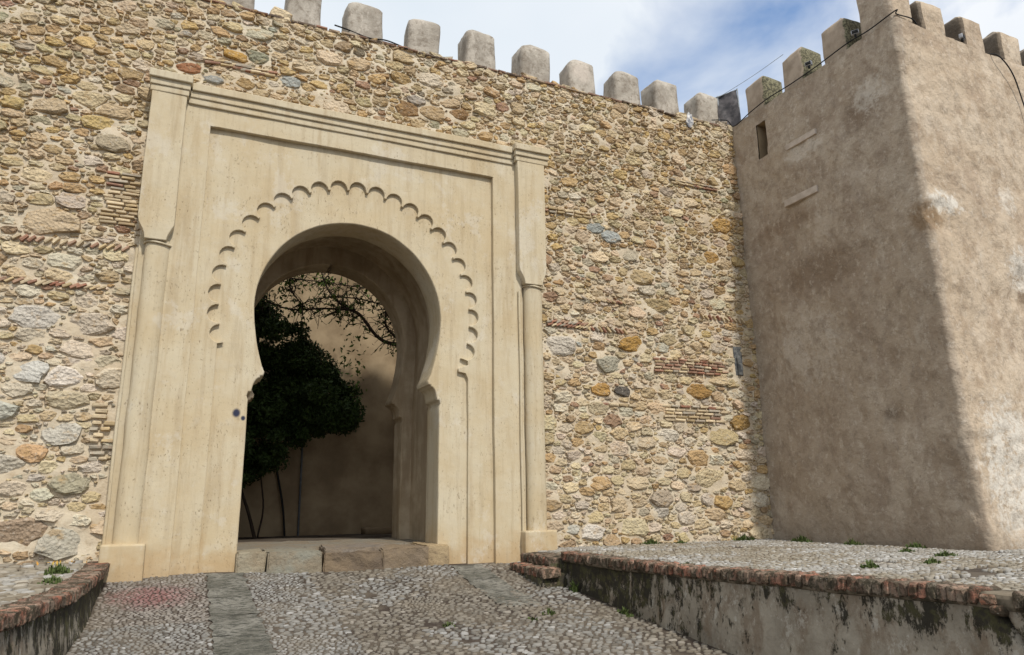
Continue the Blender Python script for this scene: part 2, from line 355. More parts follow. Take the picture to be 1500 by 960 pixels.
# ------------------------------------------------------------------ packed stones (power cells)
def cells(P, r, K=10, gap=.012, M_=22, smooth=.25, jag=.07, rect=None):
    """radial outline of each seed's power cell, K directions; vectorised"""
    n = len(P); u = None
    cell = float(np.sqrt((P[:, 0].ptp() if hasattr(P[:, 0], 'ptp') else np.ptp(P[:, 0])) * np.ptp(P[:, 1]) / n) * 6 + 1e-6)
    rad = np.zeros((n, K)); ang0 = nrs.rand(n) * 2 * np.pi / K
    gx = np.floor(P[:, 0] / cell).astype(int); gy = np.floor(P[:, 1] / cell).astype(int)
    d = {}
    for i, k in enumerate(zip(gx, gy)): d.setdefault(k, []).append(i)
    ks = np.arange(K) * 2 * np.pi / K
    A = ang0[:, None] + ks[None]
    if rect is not None:                     # K = 12: a sample on every corner of the block, two between
        hw, hh, th = rect; ca = np.arctan2(hh, hw)
        cor = np.stack([ca, np.pi - ca, np.pi + ca, 2 * np.pi - ca], 1); nx_ = np.roll(cor, -1, 1); nx_[:, 3] += 2 * np.pi
        A = np.stack([cor, cor + (nx_ - cor) * .30, cor + (nx_ - cor) * .72], 2).reshape(n, 12) + th[:, None]
    for (a, c), ids in d.items():
        ids = np.array(ids); cand = np.concatenate([np.array(d[(a + i, c + j)]) for i in (-1, 0, 1) for j in (-1, 0, 1) if (a + i, c + j) in d])
        D = P[cand][None] - P[ids][:, None]; dist2 = (D ** 2).sum(2)
        pw = dist2 - (r[cand] ** 2)[None]
        pw[dist2 < 1e-12] = 1e9
        m = min(M_, len(cand) - 1)
        nb = np.argpartition(pw, m, axis=1)[:, :m]
        Dn = np.take_along_axis(D, nb[..., None], 1); dd = np.sqrt(np.take_along_axis(dist2, nb, 1)) + 1e-9
        h = (dd ** 2 + (r[ids] ** 2)[:, None] - r[cand[nb]] ** 2) / (2 * dd)
        ang = A[ids]
        U = np.stack([np.cos(ang), np.sin(ang)], 2)
        dot = np.einsum('nkd,nmd->nkm', U, Dn / dd[..., None])
        t = np.where(dot > .05, (h[:, None] - gap) / np.maximum(dot, .05), 9e9)
        t[np.broadcast_to(dist2[np.arange(len(ids))[:, None], nb][:, None] < 1e-12, t.shape)] = 9e9
        rad[ids] = t.min(2)
    rad = np.clip(rad, .012, (r * 2.5)[:, None])
    if rect is not None:
        lc = A - th[:, None]; mr_ = rad.mean(1)[:, None]
        rr = np.minimum(hw[:, None] / np.maximum(np.abs(np.cos(lc)), .02), hh[:, None] / np.maximum(np.abs(np.sin(lc)), .02)) * mr_
        rad = np.minimum(rad, rr)
    if smooth: rad = rad * (1 - smooth) + smooth * .5 * (np.roll(rad, 1, 1) + np.roll(rad, -1, 1))
    rad *= 1 + jag * (nrs.rand(n, K) * 2 - 1.2)
    return rad, A
def stone_solids(P, rad, ang, H, base=-.05, inner=.80, sx=1.0, tilt=.25, round_=False):
    """V (n, nv, 3) in local (u, v, height) about each seed, faces for one stone"""
    n, K = rad.shape
    ox = rad * np.cos(ang) * sx; oy = rad * np.sin(ang)
    mean = rad.mean(1)
    tx = (nrs.rand(n) - .5) * tilt; ty = (nrs.rand(n) - .5) * tilt
    def ring(k, h, jit=0):
        z = h[:, None] + 0 * ox
        z = z + (tx[:, None] * ox + ty[:, None] * oy) * k
        if jit: z = z + (nrs.rand(n, K) - .5) * jit * H[:, None]
        return np.stack([ox * k, oy * k, z], 2)
    if round_:
        L = [ring(1.0, np.full(n, base)), ring(.95, H * .62, .15), ring(.70, H * .97, .12)]
    else:
        L = [ring(1.04, np.full(n, base)), ring(1.0, H * .5, .7), ring(inner, H, .75)]
    top = np.stack([np.zeros(n), np.zeros(n), H * (1.03 + .1 * nrs.rand(n))], 1)[:, None]
    V = np.concatenate(L + [top], 1)
    F4 = []; F3 = []
    for q in range(2):
        for k in range(K):
            F4.append((q * K + k, q * K + (k + 1) % K, (q + 1) * K + (k + 1) % K, (q + 1) * K + k))
    for k in range(K): F3.append((2 * K + k, 2 * K + (k + 1) % K, 3 * K))
    return V, np.array(F4), np.array(F3)
def join(V, F4, F3, cols, name, mat, parent, smooth=False):
    n, nv = V.shape[:2]
    off = (np.arange(n) * nv)[:, None, None]
    me = np_mesh(name, V.reshape(-1, 3), [(F4[None] + off).reshape(-1, 4), (F3[None] + off).reshape(-1, 3)], smooth, np.repeat(cols, nv, 0))
    o = link(name, me, mat, parent); o['kind'] = 'stuff'; return o

PAL = dict(ochre=(.43, .265, .095), gold=(.49, .31, .09), tan=(.50, .385, .22), beige=(.60, .49, .325), pale=(.64, .57, .46), white=(.63, .59, .51),
           green=(.34, .33, .23), blue=(.36, .38, .345), red=(.27, .115, .07), brown=(.30, .19, .095), dark=(.085, .07, .06), grey=(.40, .355, .28))
# ---- seeds on the wall
X0, X1, Z0, Z1 = -5.2, 9.95, -.35, 8.13
AN = 1.7                     # stones are wider than tall
seeds = []                    # x/AN, z, r, colour key or None
grid = {}
def near_ok(x, z, r, k):
    g = .3
    for a in range(int((x - .6) // g), int((x + .6) // g) + 1):
        for c in range(int((z - .6) // g), int((z + .6) // g) + 1):
            for (qx, qz, qr) in grid.get((a, c), ()):
                if (qx - x) ** 2 + (qz - z) ** 2 < (k * (qr + r)) ** 2: return False
    return True
def put_seed(x, z, r, c=None):
    seeds.append((x, z, r, c)); grid.setdefault((int(x // .3), int(z // .3)), []).append((x, z, r))
special = [(-.45, 6.93, .115, 'redbrown'), (-.1, 6.83, .1, 'blue'), (6.39, 2.47, .125, 'orange'), (6.83, 2.48, .115, 'darkblue'), (7.08, 3.32, .17, 'gold'),
           (6.72, 5.30, .13, 'blue'), (6.42, 5.42, .11, 'blue'), (-1.25, .22, .21, 'greenwhite'), (-1.75, .35, .2, 'tanrose'), (5.62, 3.2, .2, 'pale'),
           (5.96, 3.25, .07, 'blue'), (6.6, 2.95, .17, 'bluegold'), (-2.2, 1.8, .16, 'white'), (-1.86, 2.3, .15, 'white'), (-1.5, 2.25, .15, 'white'),
           (-2.35, 2.45, .13, 'white'), (-1.9, 4.3, .22, 'beige'), (-1.3, 2.95, .18, 'pale'), (-1.9, 3.0, .17, 'white'), (7.7, 1.75, .14, 'pale'),
           (-1.45, 1.55, .15, 'white'), (-2.0, 1.15, .15, 'pale'), (.2, 7.3, .13, 'gold'), (.5, 7.35, .12, 'green'), (3.05, 7.2, .12, 'grey'),
           (1.0, 7.05, .11, 'blue'), (2.9, 7.0, .14, 'brown'), (3.3, 7.05, .16, 'tan'), (3.75, 7.1, .13, 'brown'), (6.9, .2, .18, 'beige'), (5.75, .2, .09, 'white'), (6.1, .15, .15, 'white'),
           (8.6, 1.0, .22, 'beige'), (8.9, 1.75, .2, 'tan'), (7.3, 4.6, .17, 'tan'), (7.6, 4.1, .17, 'tan'), (9.3, 5.9, .16, 'ochre'), (9.0, 5.2, .13, 'ochre'), (8.4, 2.55, .17, 'ochre'), (9.4, 2.0, .16, 'ochre')]
SPC = dict(redbrown=(.30, .14, .075), orange=(.46, .26, .09), darkblue=(.10, .085, .08), greenwhite=(.42, .41, .33), tanrose=(.44, .345, .23), bluegold=(.36, .34, .28))
for (x, z, r, c) in special: put_seed(x / AN, z, r, c)
# zones of thin tiles bedded in the wall: x0, x1, z0, z1, tile width, course height, tilt, redness
ZN = [(7.45, 9.1, 2.86, 3.16, .17, .055, 0, .75), (6.1, 7.1, 2.20, 2.29, .17, .07, 0, .35), (7.6, 9.0, 1.98, 2.30, .24, .062, 0, .15), (8.6, 9.6, 3.93, 4.06, .07, .10, .9, .6),
      (6.0, 6.95, 3.5, 3.62, .08, .085, .8, .6), (-1.34, -.92, 4.35, 5.1, .2, .055, 0, .1), (-1.16, -.92, 1.2, 1.95, .15, .075, 0, .02), (-2.3, -1.0, 3.98, 4.1, .09, .09, -.8, .6), (-2.6, -1.2, 3.42, 3.52, .12, .07, -.5, .45),
      (-.3, .7, 7.06, 7.14, .17, .05, -.1, .6), (5.35, 6.2, 3.52, 3.64, .1, .055, -.4, .6), (5.3, 6.4, 5.58, 5.68, .16, .06, 0, .3), (8.1, 9.2, 6.62, 6.7, .15, .05, .1, .2), (5.9, 6.9, 4.05, 4.12, .12, .05, .3, .4)]
def in_zone(x, z, m=.0):
    for q in ZN:
        if q[0] - m < x < q[1] + m and q[2] - m < z < q[3] + m: return q
def behind_gate(x, z): return -.78 < x < 5.2 and z < 6.45
def bigness(x, z):
    b = 1.0
    if x < -.8 and z < 4.6: b = 1.02
    if x > 5 and z > 5.5: b = .80
    elif x > 5 and z > 3.6: b = .88
    elif x > 5 and z < 2: b = 1.05
    if z > 6.6 and x < 5: b = .95
    if x < -.8 and z > 4.6: b = .92
    return b
for (lo, hi, tries) in ((.11, .155, 420), (.078, .11, 2400), (.054, .077, 13000), (.034, .051, 50000), (.019, .030, 60000)):
    for _ in range(tries):
        x = rnd.uniform(X0, X1); z = rnd.uniform(Z0, Z1)
        if behind_gate(x, z): continue
        r = rnd.uniform(lo, hi) * bigness(x, z)
        if lo > .12 and rnd.random() > (.75 if (x < -.8 and z < 4.6) or (x > 5 and z < 3.5) else .25): continue
        if in_zone(x, z, .3 * r): continue
        z = z + .25 * (round(z / (2.1 * r)) * 2.1 * r - z)           # loose coursing
        if near_ok(x / AN, z, r, .77): put_seed(x / AN, z, r)
S = np.array([(s[0], s[1], s[2]) for s in seeds])
# tile zones count as neighbours too, so that stones stop at their edge
zs = []
for q in ZN:
    x = q[0]
    while x < q[1]:
        z = q[2] + .02
        while z < q[3]:
            zs.append((x / AN, z, .02)); z += .05
        x += .07
ns_ = len(S); SA = np.concatenate([S, np.array(zs)])
na_ = len(SA); th_ = nrs.normal(size=na_) * .13; th_[nrs.rand(na_) < .1] *= 4
rad, ang = cells(SA[:, :2], SA[:, 2], K=12, gap=.0055, smooth=0, jag=.15, rect=(1.0 + .5 * nrs.rand(na_), .74 + .55 * nrs.rand(na_), th_))
rad, ang = rad[:ns_], ang[:ns_]
cols = np.zeros((ns_, 3)); Hs = np.zeros(ns_)
for i, (x, z, r, c) in enumerate(seeds):
    X = x * AN
    if c: base = SPC.get(c, PAL.get(c))
    else:
        if X < -.8 and z < 3.2: w = dict(pale=5, white=3.5, beige=5, tan=2.5, grey=1, ochre=.8, brown=.4, green=.3)
        elif X < -.8 and z < 4.8: w = dict(pale=2.5, beige=4, tan=3, red=.9, ochre=1.2, brown=1, grey=1)
        elif X < 0 or z > 6.4 and X < 5: w = dict(ochre=3, gold=1.2, tan=5, beige=4, brown=1.3, green=.7, blue=.15, red=.5, grey=.8, pale=.8, dark=.1)
        elif z > 5: w = dict(ochre=2.8, gold=1.2, tan=5, beige=4.4, brown=1.2, green=.4, red=.3, grey=.6, pale=1, blue=.05)
        elif z > 2.6: w = dict(ochre=1.3, gold=.5, tan=3.8, beige=5, brown=.8, pale=2.6, white=.4, red=.7, grey=.9, blue=.06, green=.15)
        else: w = dict(ochre=1.1, gold=.4, tan=3.6, beige=5, pale=3.4, white=.9, brown=.8, grey=.7, red=.25, green=.15)
        base = PAL[rnd.choices(list(w), list(w.values()))[0]]
    v = rnd.uniform(.82, 1.14)
    if not c: base = [k * .66 + m_ * .34 for k, m_ in zip(base, (.64, .52, .35))]
    cols[i] = [min(.8, k * v * rnd.uniform(.96, 1.04)) for k in base]
    Hs[i] = rnd.uniform(.008, .032) + r * .13
# keep everything away from the gate plaster on its right and left borders
px = S[:, 0] * AN
V, F4, F3 = stone_solids(S[:, :2], rad, ang, Hs, sx=AN, tilt=.5)
Yw = .12
def wall_y(x, z): return Yw - .012 * z * 0
def sink(x, z):      # hollow of the mortar skin
    return .02 * noise.noise(Vector((x * .8, 0, z * .8))) + .012 * noise.noise(Vector((x * 3.1, 5, z * 3.1)))
skn = np.array([sink(a, b) for a, b in zip(px, S[:, 1])])
W3 = np.stack([V[..., 0], -V[..., 2], V[..., 1]], 2)          # local world axes about the seed
C3 = np.stack([px, Yw + skn, S[:, 1]], 1)

# ------------------------------------------------------------------ battlement wall
wall = empty('battlement_wall', (2, .3, 0))
tag(wall, 'tall rubble stone rampart around the arched gate, topped by a row of blunt merlons', 'wall')
def grid_mesh(name, us, vs, f, hole=None, smooth=True):
    us, vs = list(us), list(vs); idx = {}; V = []; F = []
    def vid(i, j):
        if (i, j) not in idx: idx[(i, j)] = len(V); V.append(f(us[i], vs[j]))
        return idx[(i, j)]
    for i in range(len(us) - 1):
        for j in range(len(vs) - 1):
            if hole and hole((us[i] + us[i + 1]) / 2, (vs[j] + vs[j + 1]) / 2): continue
            F.append((vid(i, j), vid(i + 1, j), vid(i + 1, j + 1), vid(i, j + 1)))
    return np_mesh(name, np.array([tuple(v) for v in V]), np.array(F), smooth)
st_ = .035
def edge_top(x): return 8.12 + .035 * noise.noise(Vector((x * 1.7, 3, 0))) + .02 * noise.noise(Vector((x * 6, 8, 0)))
def mort(x, z):
    y = Yw + sink(x, z) + .012 * noise.noise(Vector((x * 9, 2, z * 9))) - .038 * max(0, noise.noise(Vector((x * 2.3, 12, z * 3.1))))
    return Vector((x, y, min(z, edge_top(x)) if z > 8 else z))
me = grid_mesh('mortar_face', np.arange(-7, 9.97, st_), list(np.arange(-1.0, 8.1, st_)) + [8.14], mort,
               hole=lambda x, z: (-.6 < x < 5.0 and z < 6.3) or x > 9.95)
link('mortar_face', me, M['mortar'], wall)
# walk behind the front skin and the mass of the wall (blocks butted, passage left open)
link('wall_top', grid_mesh('wall_top', np.arange(-7, 9.97, .15), [Yw, .4, .8, 1.1], lambda x, y: Vector((x, y, (edge_top(x) if y <= Yw + .01 else 8.1) + (.04 if y > .3 else 0)))), M['mortar'], wall)
core = empty('wall_core', (2, 1, 0)); core.parent = wall; core.location = (0, .7, 0)
bpy.data.objects.remove(core)
bm = bmesh.new()
for (x0, x1, y0, y1, z0, z1) in ((-7, .28, .2, 1.08, -1, 8.0), (3.95, 9.9, .2, 1.08, -1, 8.0), (.28, 3.95, .2, 1.08, 5.35, 8.0), (-7, .28, 1.082, 2.45, -1, 6.6), (3.95, 9.9, 1.082, 2.45, -1, 6.6), (.28, 3.95, 1.082, 2.45, 5.35, 6.6)):
    r = bmesh.ops.create_cube(bm, size=1)
    for v in r['verts']: v.co = Vector((x0 + (x1 - x0) * (v.co.x + .5), y0 + (y1 - y0) * (v.co.y + .5), z0 + (z1 - z0) * (v.co.z + .5)))
link('wall_core', bm_mesh('wall_core', bm), M['mortar'], wall)
# stones: biggest in the picture become parts, the rest one mesh
U, Vp, dz = project(C3)
size = rad.mean(1) / dz
vis = (U > -10) & (U < 1500) & (Vp > -10) & (Vp < 960) & (px < 9.7)
allow = ~((px > -.95) & (px < 5.35) & (S[:, 1] < 6.62) & ~((px > 5.2) | (px < -.85)))
allow &= ~((np.abs(px - 9.43) < .13) & (np.abs(S[:, 1] - 3.17) < .33))
score = np.where(vis & allow, size, 0); order = np.argsort(-score)
own = set(order[:300].tolist())
for i in order[:300]:
    me = np_mesh('stone', W3[i], [F4, F3], False, np.repeat(cols[i][None], W3.shape[1], 0))
    link('stone', me, M['stone'], wall, Vector(C3[i]))
rest = np.array([i for i in range(ns_) if i not in own and allow[i]])
join(W3[rest] + C3[rest][:, None], F4, F3, cols[rest], 'rubble_stones', M['stone'], wall)
print('wall stones', ns_)
# thin tiles bedded in the wall
def rock_box(w, d, h, jit=.12, tilt=0, rs=rnd):
    """24 vertex worn block centred on the origin"""
    bm = bmesh.new(); bmesh.ops.create_cube(bm, size=1)
    for v in bm.verts: v.co = Vector((v.co.x * w, v.co.y * d, v.co.z * h))
    bmesh.ops.bevel(bm, geom=bm.edges[:], offset=min(w, d, h) * .22, segments=1, affect='EDGES')
    for v in bm.verts: v.co += Vector([rs.uniform(-1, 1) * jit * min(w, h) * .5 for _ in range(3)])
    bmesh.ops.recalc_face_normals(bm, faces=bm.faces)
    if tilt: bmesh.ops.rotate(bm, verts=bm.verts, cent=(0, 0, 0), matrix=Matrix.Rotation(tilt, 3, 'Y'))
    V = np.array([tuple(v.co) for v in bm.verts]); F = [[v.index for v in f.verts] for f in bm.faces]
    bm.verts.index_update(); bm.free(); return V, F
def poly_mesh(name, V, F, tint=None, smooth=False):
    me = bpy.data.meshes.new(name); me.from_pydata([tuple(v) for v in V], [], F); me.update()
    if tint is not None:
        a = me.color_attributes.new('tint', 'FLOAT_COLOR', 'POINT')
        for i in range(len(V)): a.data[i].color = (*tint, 1)
    if smooth:
        for p in me.polygons: p.use_smooth = True
    return me
class Joiner:
    def __init__(s): s.V = []; s.F = []; s.C = []
    def add(s, V, F, off, tint):
        b = len(s.V); s.V += [tuple(np.array(v) + off) for v in V]; s.F += [[b + k for k in f] for f in F]; s.C += [tint] * len(V)
    def build(s, name, mat, parent, kind='stuff'):
        me = bpy.data.meshes.new(name); me.from_pydata(s.V, [], s.F); me.update()
        a = me.color_attributes.new('tint', 'FLOAT_COLOR', 'POINT')
        a.data.foreach_set('color', np.array([(*c, 1) for c in s.C], dtype=np.float32).ravel())
        o = link(name, me, mat, parent)
        if kind: o['kind'] = kind
        return o
REDS = [(.29, .135, .09), (.34, .185, .125), (.27, .15, .105), (.40, .26, .18)]
J = Joiner(); tiles = []
for (x0, x1, z0, z1, w, h, tl, red) in ZN:
    z = z0 + h / 2
    while z < z1:
        x = x0 + rnd.uniform(0, w * .5)
        while x < x1 - w * .3:
            ww = w * rnd.uniform(.6, 1.2); t = REDS[rnd.randrange(4)] if rnd.random() < red * .7 else PAL[rnd.choice(['tan', 'beige', 'beige', 'grey'])]
            if tl: ww = max(ww, .11); hh = .034
            else: hh = h * .64
            Vv, Ff = rock_box(ww, .08, hh, .3, tl * rnd.uniform(.8, 1.2))
            tiles.append((Vv, Ff, np.array([x + ww / 2, Yw - .005 + sink(x, z) - rnd.uniform(0, .02), z + rnd.uniform(-.006, .006)]), tuple(np.array(t) * rnd.uniform(.8, 1.15)), ww * h))
            x += (ww if not tl else max(.055, h * .75)) + rnd.uniform(.012, .03)
        z += h
for (Vv, Ff, o_, t, a_) in tiles: J.add(Vv, Ff, o_, t)
# ragged course of thin tiles closing the top of the wall
x = -5.0
k = 0
coping_parts = []
while x < 9.7:
    w = rnd.uniform(.14, .30); h = rnd.uniform(.028, .045)
    Vv, Ff = rock_box(w, .22, h, .35, rnd.uniform(-.05, .05))
    t = tuple(np.array(rnd.choice([(.17, .10, .07), (.24, .13, .09), (.30, .23, .16), (.12, .09, .07)])) * rnd.uniform(.8, 1.2))
    c = Vector((x + w / 2, Yw + .07, edge_top(x + w / 2) + .012))
    link('coping_tile', poly_mesh('coping_tile', Vv, Ff, t), M['tile'], wall, c)
    x += w + rnd.uniform(.005, .03)
J.build('tile_packing', M['tile'], wall)
# merlons
def merlon_mesh(name, w, d, h, cap=.14, seed=0, K=36, flare=.02, amp=.013, lean=0):
    cap *= 1.45; zs = [-.25, 0, .1, h * .25, h * .42, h * .6] + [h - cap * q for q in (1.0, .85, .7, .55, .4, .27, .16, .07, .0)]
    V = []; F = []
    for i, z in enumerate(zs):
        if z <= h - cap: s = 1.0 + flare * (1 - max(z, 0) / h) * 2
        else:
            t = (z - (h - cap)) / cap; s = 1 - .92 * t ** 1.18
        
        for k in range(K):
            a = 2 * math.pi * k / K; ca, sa = math.cos(a), math.sin(a); p = 12.0 if z < h - cap else 12.0 - 6 * (z - h + cap) / cap
            q = (abs(ca) ** p + abs(sa) ** p) ** (-1 / p)
            v = Vector((ca * q * w / 2 * s + lean * z, sa * q * d / 2 * s, z))
            nn = noise.noise_vector(v * 2.3 + Vector((seed * 5.1, seed, 0))) * amp * 1.6 + noise.noise_vector(v * 9 + Vector((seed, 0, 3))) * amp * .6
            V.append(v + nn)
    n = len(zs)
    for i in range(n - 1):
        for k in range(K): F.append((i * K + k, i * K + (k + 1) % K, (i + 1) * K + (k + 1) % K, (i + 1) * K + k))
    V.append(Vector((0, 0, h + .01))); t = len(V) - 1
    F3 = [((n - 1) * K + k, (n - 1) * K + (k + 1) % K, t) for k in range(K)]
    return np_mesh(name, np.array([tuple(v) for v in V]), [np.array(F), np.array(F3)], True)
mer_x = [-4.1, -3.1, -2.1, -1.1, -.05, .98, 1.98, 3.02, 4.08, 5.14, 6.16, 7.16, 8.12, 9.14]
for i, x in enumerate(mer_x):
    w = .56 + .03 * math.sin(i * 2.3)
    me = merlon_mesh('merlon', w, .5, .91 + .04 * math.sin(i * 1.7), .155, i, lean=.02 * math.sin(i * 3.1))
    mo = link('merlon', me, M['merlon'], wall, Vector((x + .16, .41, 8.13))); mo.rotation_euler = (.03 * math.sin(i * 5.1), .025 * math.sin(i * 2.9 + 1), .07 * math.sin(i * 4.3))

# ------------------------------------------------------------------ gateway
gate = empty('arched_gateway', (2.09, 0, 0))
tag(gate, 'cream plastered horseshoe arch gateway with scalloped band, pilasters and stepped cornice', 'gateway')
CX, CZ = 2.09, 3.43
def arch_loop(rx=1.39, rz_=1.40, zb=-.6, jamb=1.375, sc_=1.0):
    h = []
    def hw(z): return rx - (rx - 1.2 * sc_) * min(1, (CZ - z) / (CZ - 2.46)) ** 1.8
    right = [(jamb, zb), (jamb, .5), (jamb, 2.06), (1.395 * sc_, 2.11), (1.375 * sc_, 2.165), (1.335 * sc_, 2.17)]
    for k in range(7):
        t = k / 6; a = t * math.pi / 2
        right.append((1.335 * sc_ - .10 * sc_ * (1 - math.cos(a)), 2.17 + .20 * math.sin(a)))
    right += [(1.235 * sc_, 2.395), (1.195 * sc_, 2.40), (1.185 * sc_, 2.455)]
    for k in range(1, 12):
        z = 2.46 + (CZ - 2.46) * k / 12; right.append((hw(z), z))
    for k in range(0, 25):
        a = math.pi / 2 * k / 24; right.append((rx * math.cos(a), CZ + rz_ * math.sin(a)))
    return [(CX + x, z) for x, z in right] + [(CX - x, z) for x, z in reversed(right[:-1])]
def plate(name, outer, holes, y0, y1, mat, parent, bev=.008, step=.15, amp=.009, seed=0, shy=0):
    cu = bpy.data.curves.new(name, 'CURVE'); cu.dimensions = '2D'; cu.fill_mode = 'BOTH'
    cu.extrude = (y1 - y0) / 2 - bev; cu.bevel_depth = bev; cu.bevel_resolution = 1; cu.offset = -bev
    for lp in [outer] + holes:
        s = cu.splines.new('POLY'); s.points.add(len(lp) - 1); s.use_cyclic_u = True
        for p, (a, b) in zip(s.points, lp): p.co = (a, b, 0, 1)
    ob = bpy.data.objects.new(name, cu); col.objects.link(ob)
    me = bpy.data.meshes.new_from_object(ob.evaluated_get(bpy.context.evaluated_depsgraph_get()))
    bpy.data.objects.remove(ob); bpy.data.curves.remove(cu)
    bm = bmesh.new(); bm.from_mesh(me); bpy.data.meshes.remove(me)
    bmesh.ops.remove_doubles(bm, verts=bm.verts, dist=.0004)
    for v in bm.verts: v.co = Vector((v.co.x, (y0 + y1) / 2 - v.co.z, v.co.y))
    if step: slice_bm(bm, step)
    wob(bm, amp, seed)
    me = bm_mesh(name, bm)
    return link(name, me, mat, parent)
zb = -.7
W0, W1 = -.05 - .02, 4.33                      # inner panel
# front arch with its reveal (the face inside the scalloped band)
plate('arch_face', [(-.0, zb)] + [(-.0, 6.05), (4.2, 6.05), (4.2, zb)] , [], .05, .06, M['plaster'], gate) if False else None
loop = arch_loop()
outer = [(-.3, zb), loop[-1][:1] + (zb,)] if False else None
def door_plate(name, x0, x1, ztop, lp, y0, y1, **kw):
    pts = [(x0, zb), (lp[-1][0], zb)] + list(reversed(lp))[1:-1] + [(lp[0][0], zb), (x1, zb), (x1, ztop), (x0, ztop)]
    return plate(name, pts, [], y0, y1, M['plaster'], gate, **kw)
door_plate('arch_face', -.2, 4.45, 6.1, loop, .050, .66, bev=.018, seed=1)
# scalloped field
lobes = []
for k in range(-12, 13):
    a0 = math.pi / 2 - k * R_(8.75)
    rr = 1.875 + .045 * max(0, math.sin(a0)) ; c = (CX + rr * math.cos(a0), CZ + (rr + .03 * max(0, math.sin(a0))) * math.sin(a0))
    for j in range(11):
        t = a0 + math.pi * .56 - math.pi * 1.12 * j / 10
        lobes.append((c[0] + .128 * math.cos(t), c[1] + .128 * math.sin(t)))
L0, L1 = lobes[0], lobes[-1]
pts = [(-.15, zb), (.26, zb), (.26, 2.80), (.33, 2.84)] + lobes + \
      [(CX * 2 - .38, 2.84), (CX * 2 - .27, 2.80), (CX * 2 - .25, 2.74), (CX * 2 - .36, 2.70), (CX * 2 - .42, 2.68), (CX * 2 - .42, 2.62), (CX * 2 - .30, 2.60), (CX * 2 - .26, 2.52), (CX * 2 - .26, zb), (4.4, zb), (4.4, 6.07), (-.15, 6.07)]
plate('scalloped_field', pts, [], -.005, .10, M['plaster'], gate, bev=.008, seed=2)
# flat frame round the panel
plate('panel_frame', [(-.55, zb), (W0, zb), (W0, 5.97), (W1, 5.97), (W1, zb), (4.84, zb), (4.84, 6.5), (-.55, 6.5)], [], -.08, .13, M['plaster'], gate, bev=.009, seed=3)
# fill between the gate and the wall mass: side returns
for (a, b_) in ((-.84, -.42), (4.70, 5.24)):
    me = box_mesh('backing_pier', a + .02, b_ - .02, -.03, .30, zb, 6.45, .01, 1, .3, .004)
    link('backing_pier', me, M['plaster'], gate)
def pilaster(x0, x1, s):
    w = x1 - x0; cxm = (x0 + x1) / 2
    p = empty('pilaster', (cxm, 0, 4)); p.parent = gate; p.location = Vector((cxm, 0, 4)) - gate.location
    # square upper shaft with a carved, tapering foot
    me = plate('upper_shaft', [(x0, 6.40), (x0, 4.42), (x0 + .015, 4.34), (x0 + .055, 4.27), (x0 + .09, 4.2), (x0 + .10, 4.12), (x1 - .075, 4.12), (x1 - .065, 4.2), (x1 - .035, 4.27), (x1 - .005, 4.34), (x1, 4.42), (x1, 6.40)],
               [], -.21, .02, M['plaster'], p, bev=.01, seed=5 + s, step=.25)
    # engaged round shaft
    K = 20; V = []; F = []; zsv = list(np.arange(.2, 4.14, .15)) + [4.14]; cxs = cxm + .045; rr = w * .335
    for i, z in enumerate(zsv):
        for k in range(K + 1):
            a = math.pi * k / K
            v = Vector((cxs - math.cos(a) * rr, -.05 - math.sin(a) * rr * .75, z))
            V.append(v + noise.noise_vector(v * 2.1) * .008 + noise.noise_vector(v * 7) * .004)
    for i in range(len(zsv) - 1):
        for k in range(K): F.append((i * (K + 1) + k, i * (K + 1) + k + 1, (i + 1) * (K + 1) + k + 1, (i + 1) * (K + 1) + k))
    link('round_shaft', np_mesh('round_shaft', np.array([tuple(v) for v in V]), np.array(F), True), M['plaster'], p)
    # thin bead beside the shaft and the ring under the carved foot
    bx_ = x0 + .035
    link('bead', tube_mesh('bead', [(bx_ + .004 * math.sin(z * 3), -.105, z) for z in np.arange(.2, 4.15, .2)], .021, 8), M['plaster'], p)
    link('ring', tube_mesh('ring', [(cxs - math.cos(a) * (rr + .012), -.055 - math.sin(a) * (rr * .75 + .012), 4.09 + .01 * math.sin(a * 2)) for a in np.linspace(0, math.pi, 14)], .016, 6), M['plaster'], p)
    me = box_mesh('base_block', x0 + .01, x1 + .05, -.25, .05, zb, .21, .022, 2, .16, .008, s)
    link('base_block', me, M['plaster'], p)
    return p
pilaster(-.86, -.41, 0); pilaster(4.74, 5.24, 1)
# cornice: three courses breaking forward over the pilasters
for k, (z0, z1, fw, ex) in enumerate(((6.27, 6.37, -.02, .0), (6.362, 6.465, .005, .012), (6.457, 6.57, .045, .032))):
    segs = [(-.88 - ex, -.39 + ex, -.24 - fw, z0 + .02, z1 + .02), (-.39 + ex, 4.70 - ex, -.13 - fw, z0 - .02, z1 - .02), (4.70 - ex, 5.31 + ex, -.24 - fw, z0 + .02, z1 + .02)]
    cp = empty('cornice_course', (CX, 0, z0)); cp.parent = gate; cp.location = Vector((0, 0, z0))
    for (a, b_, yf, zz0, zz1) in segs:
        me = box_mesh('moulding', a, b_, yf, .16, zz0, zz1, .012, 2, .3, .006, k)
        link('moulding', me, M['plaster'], cp)
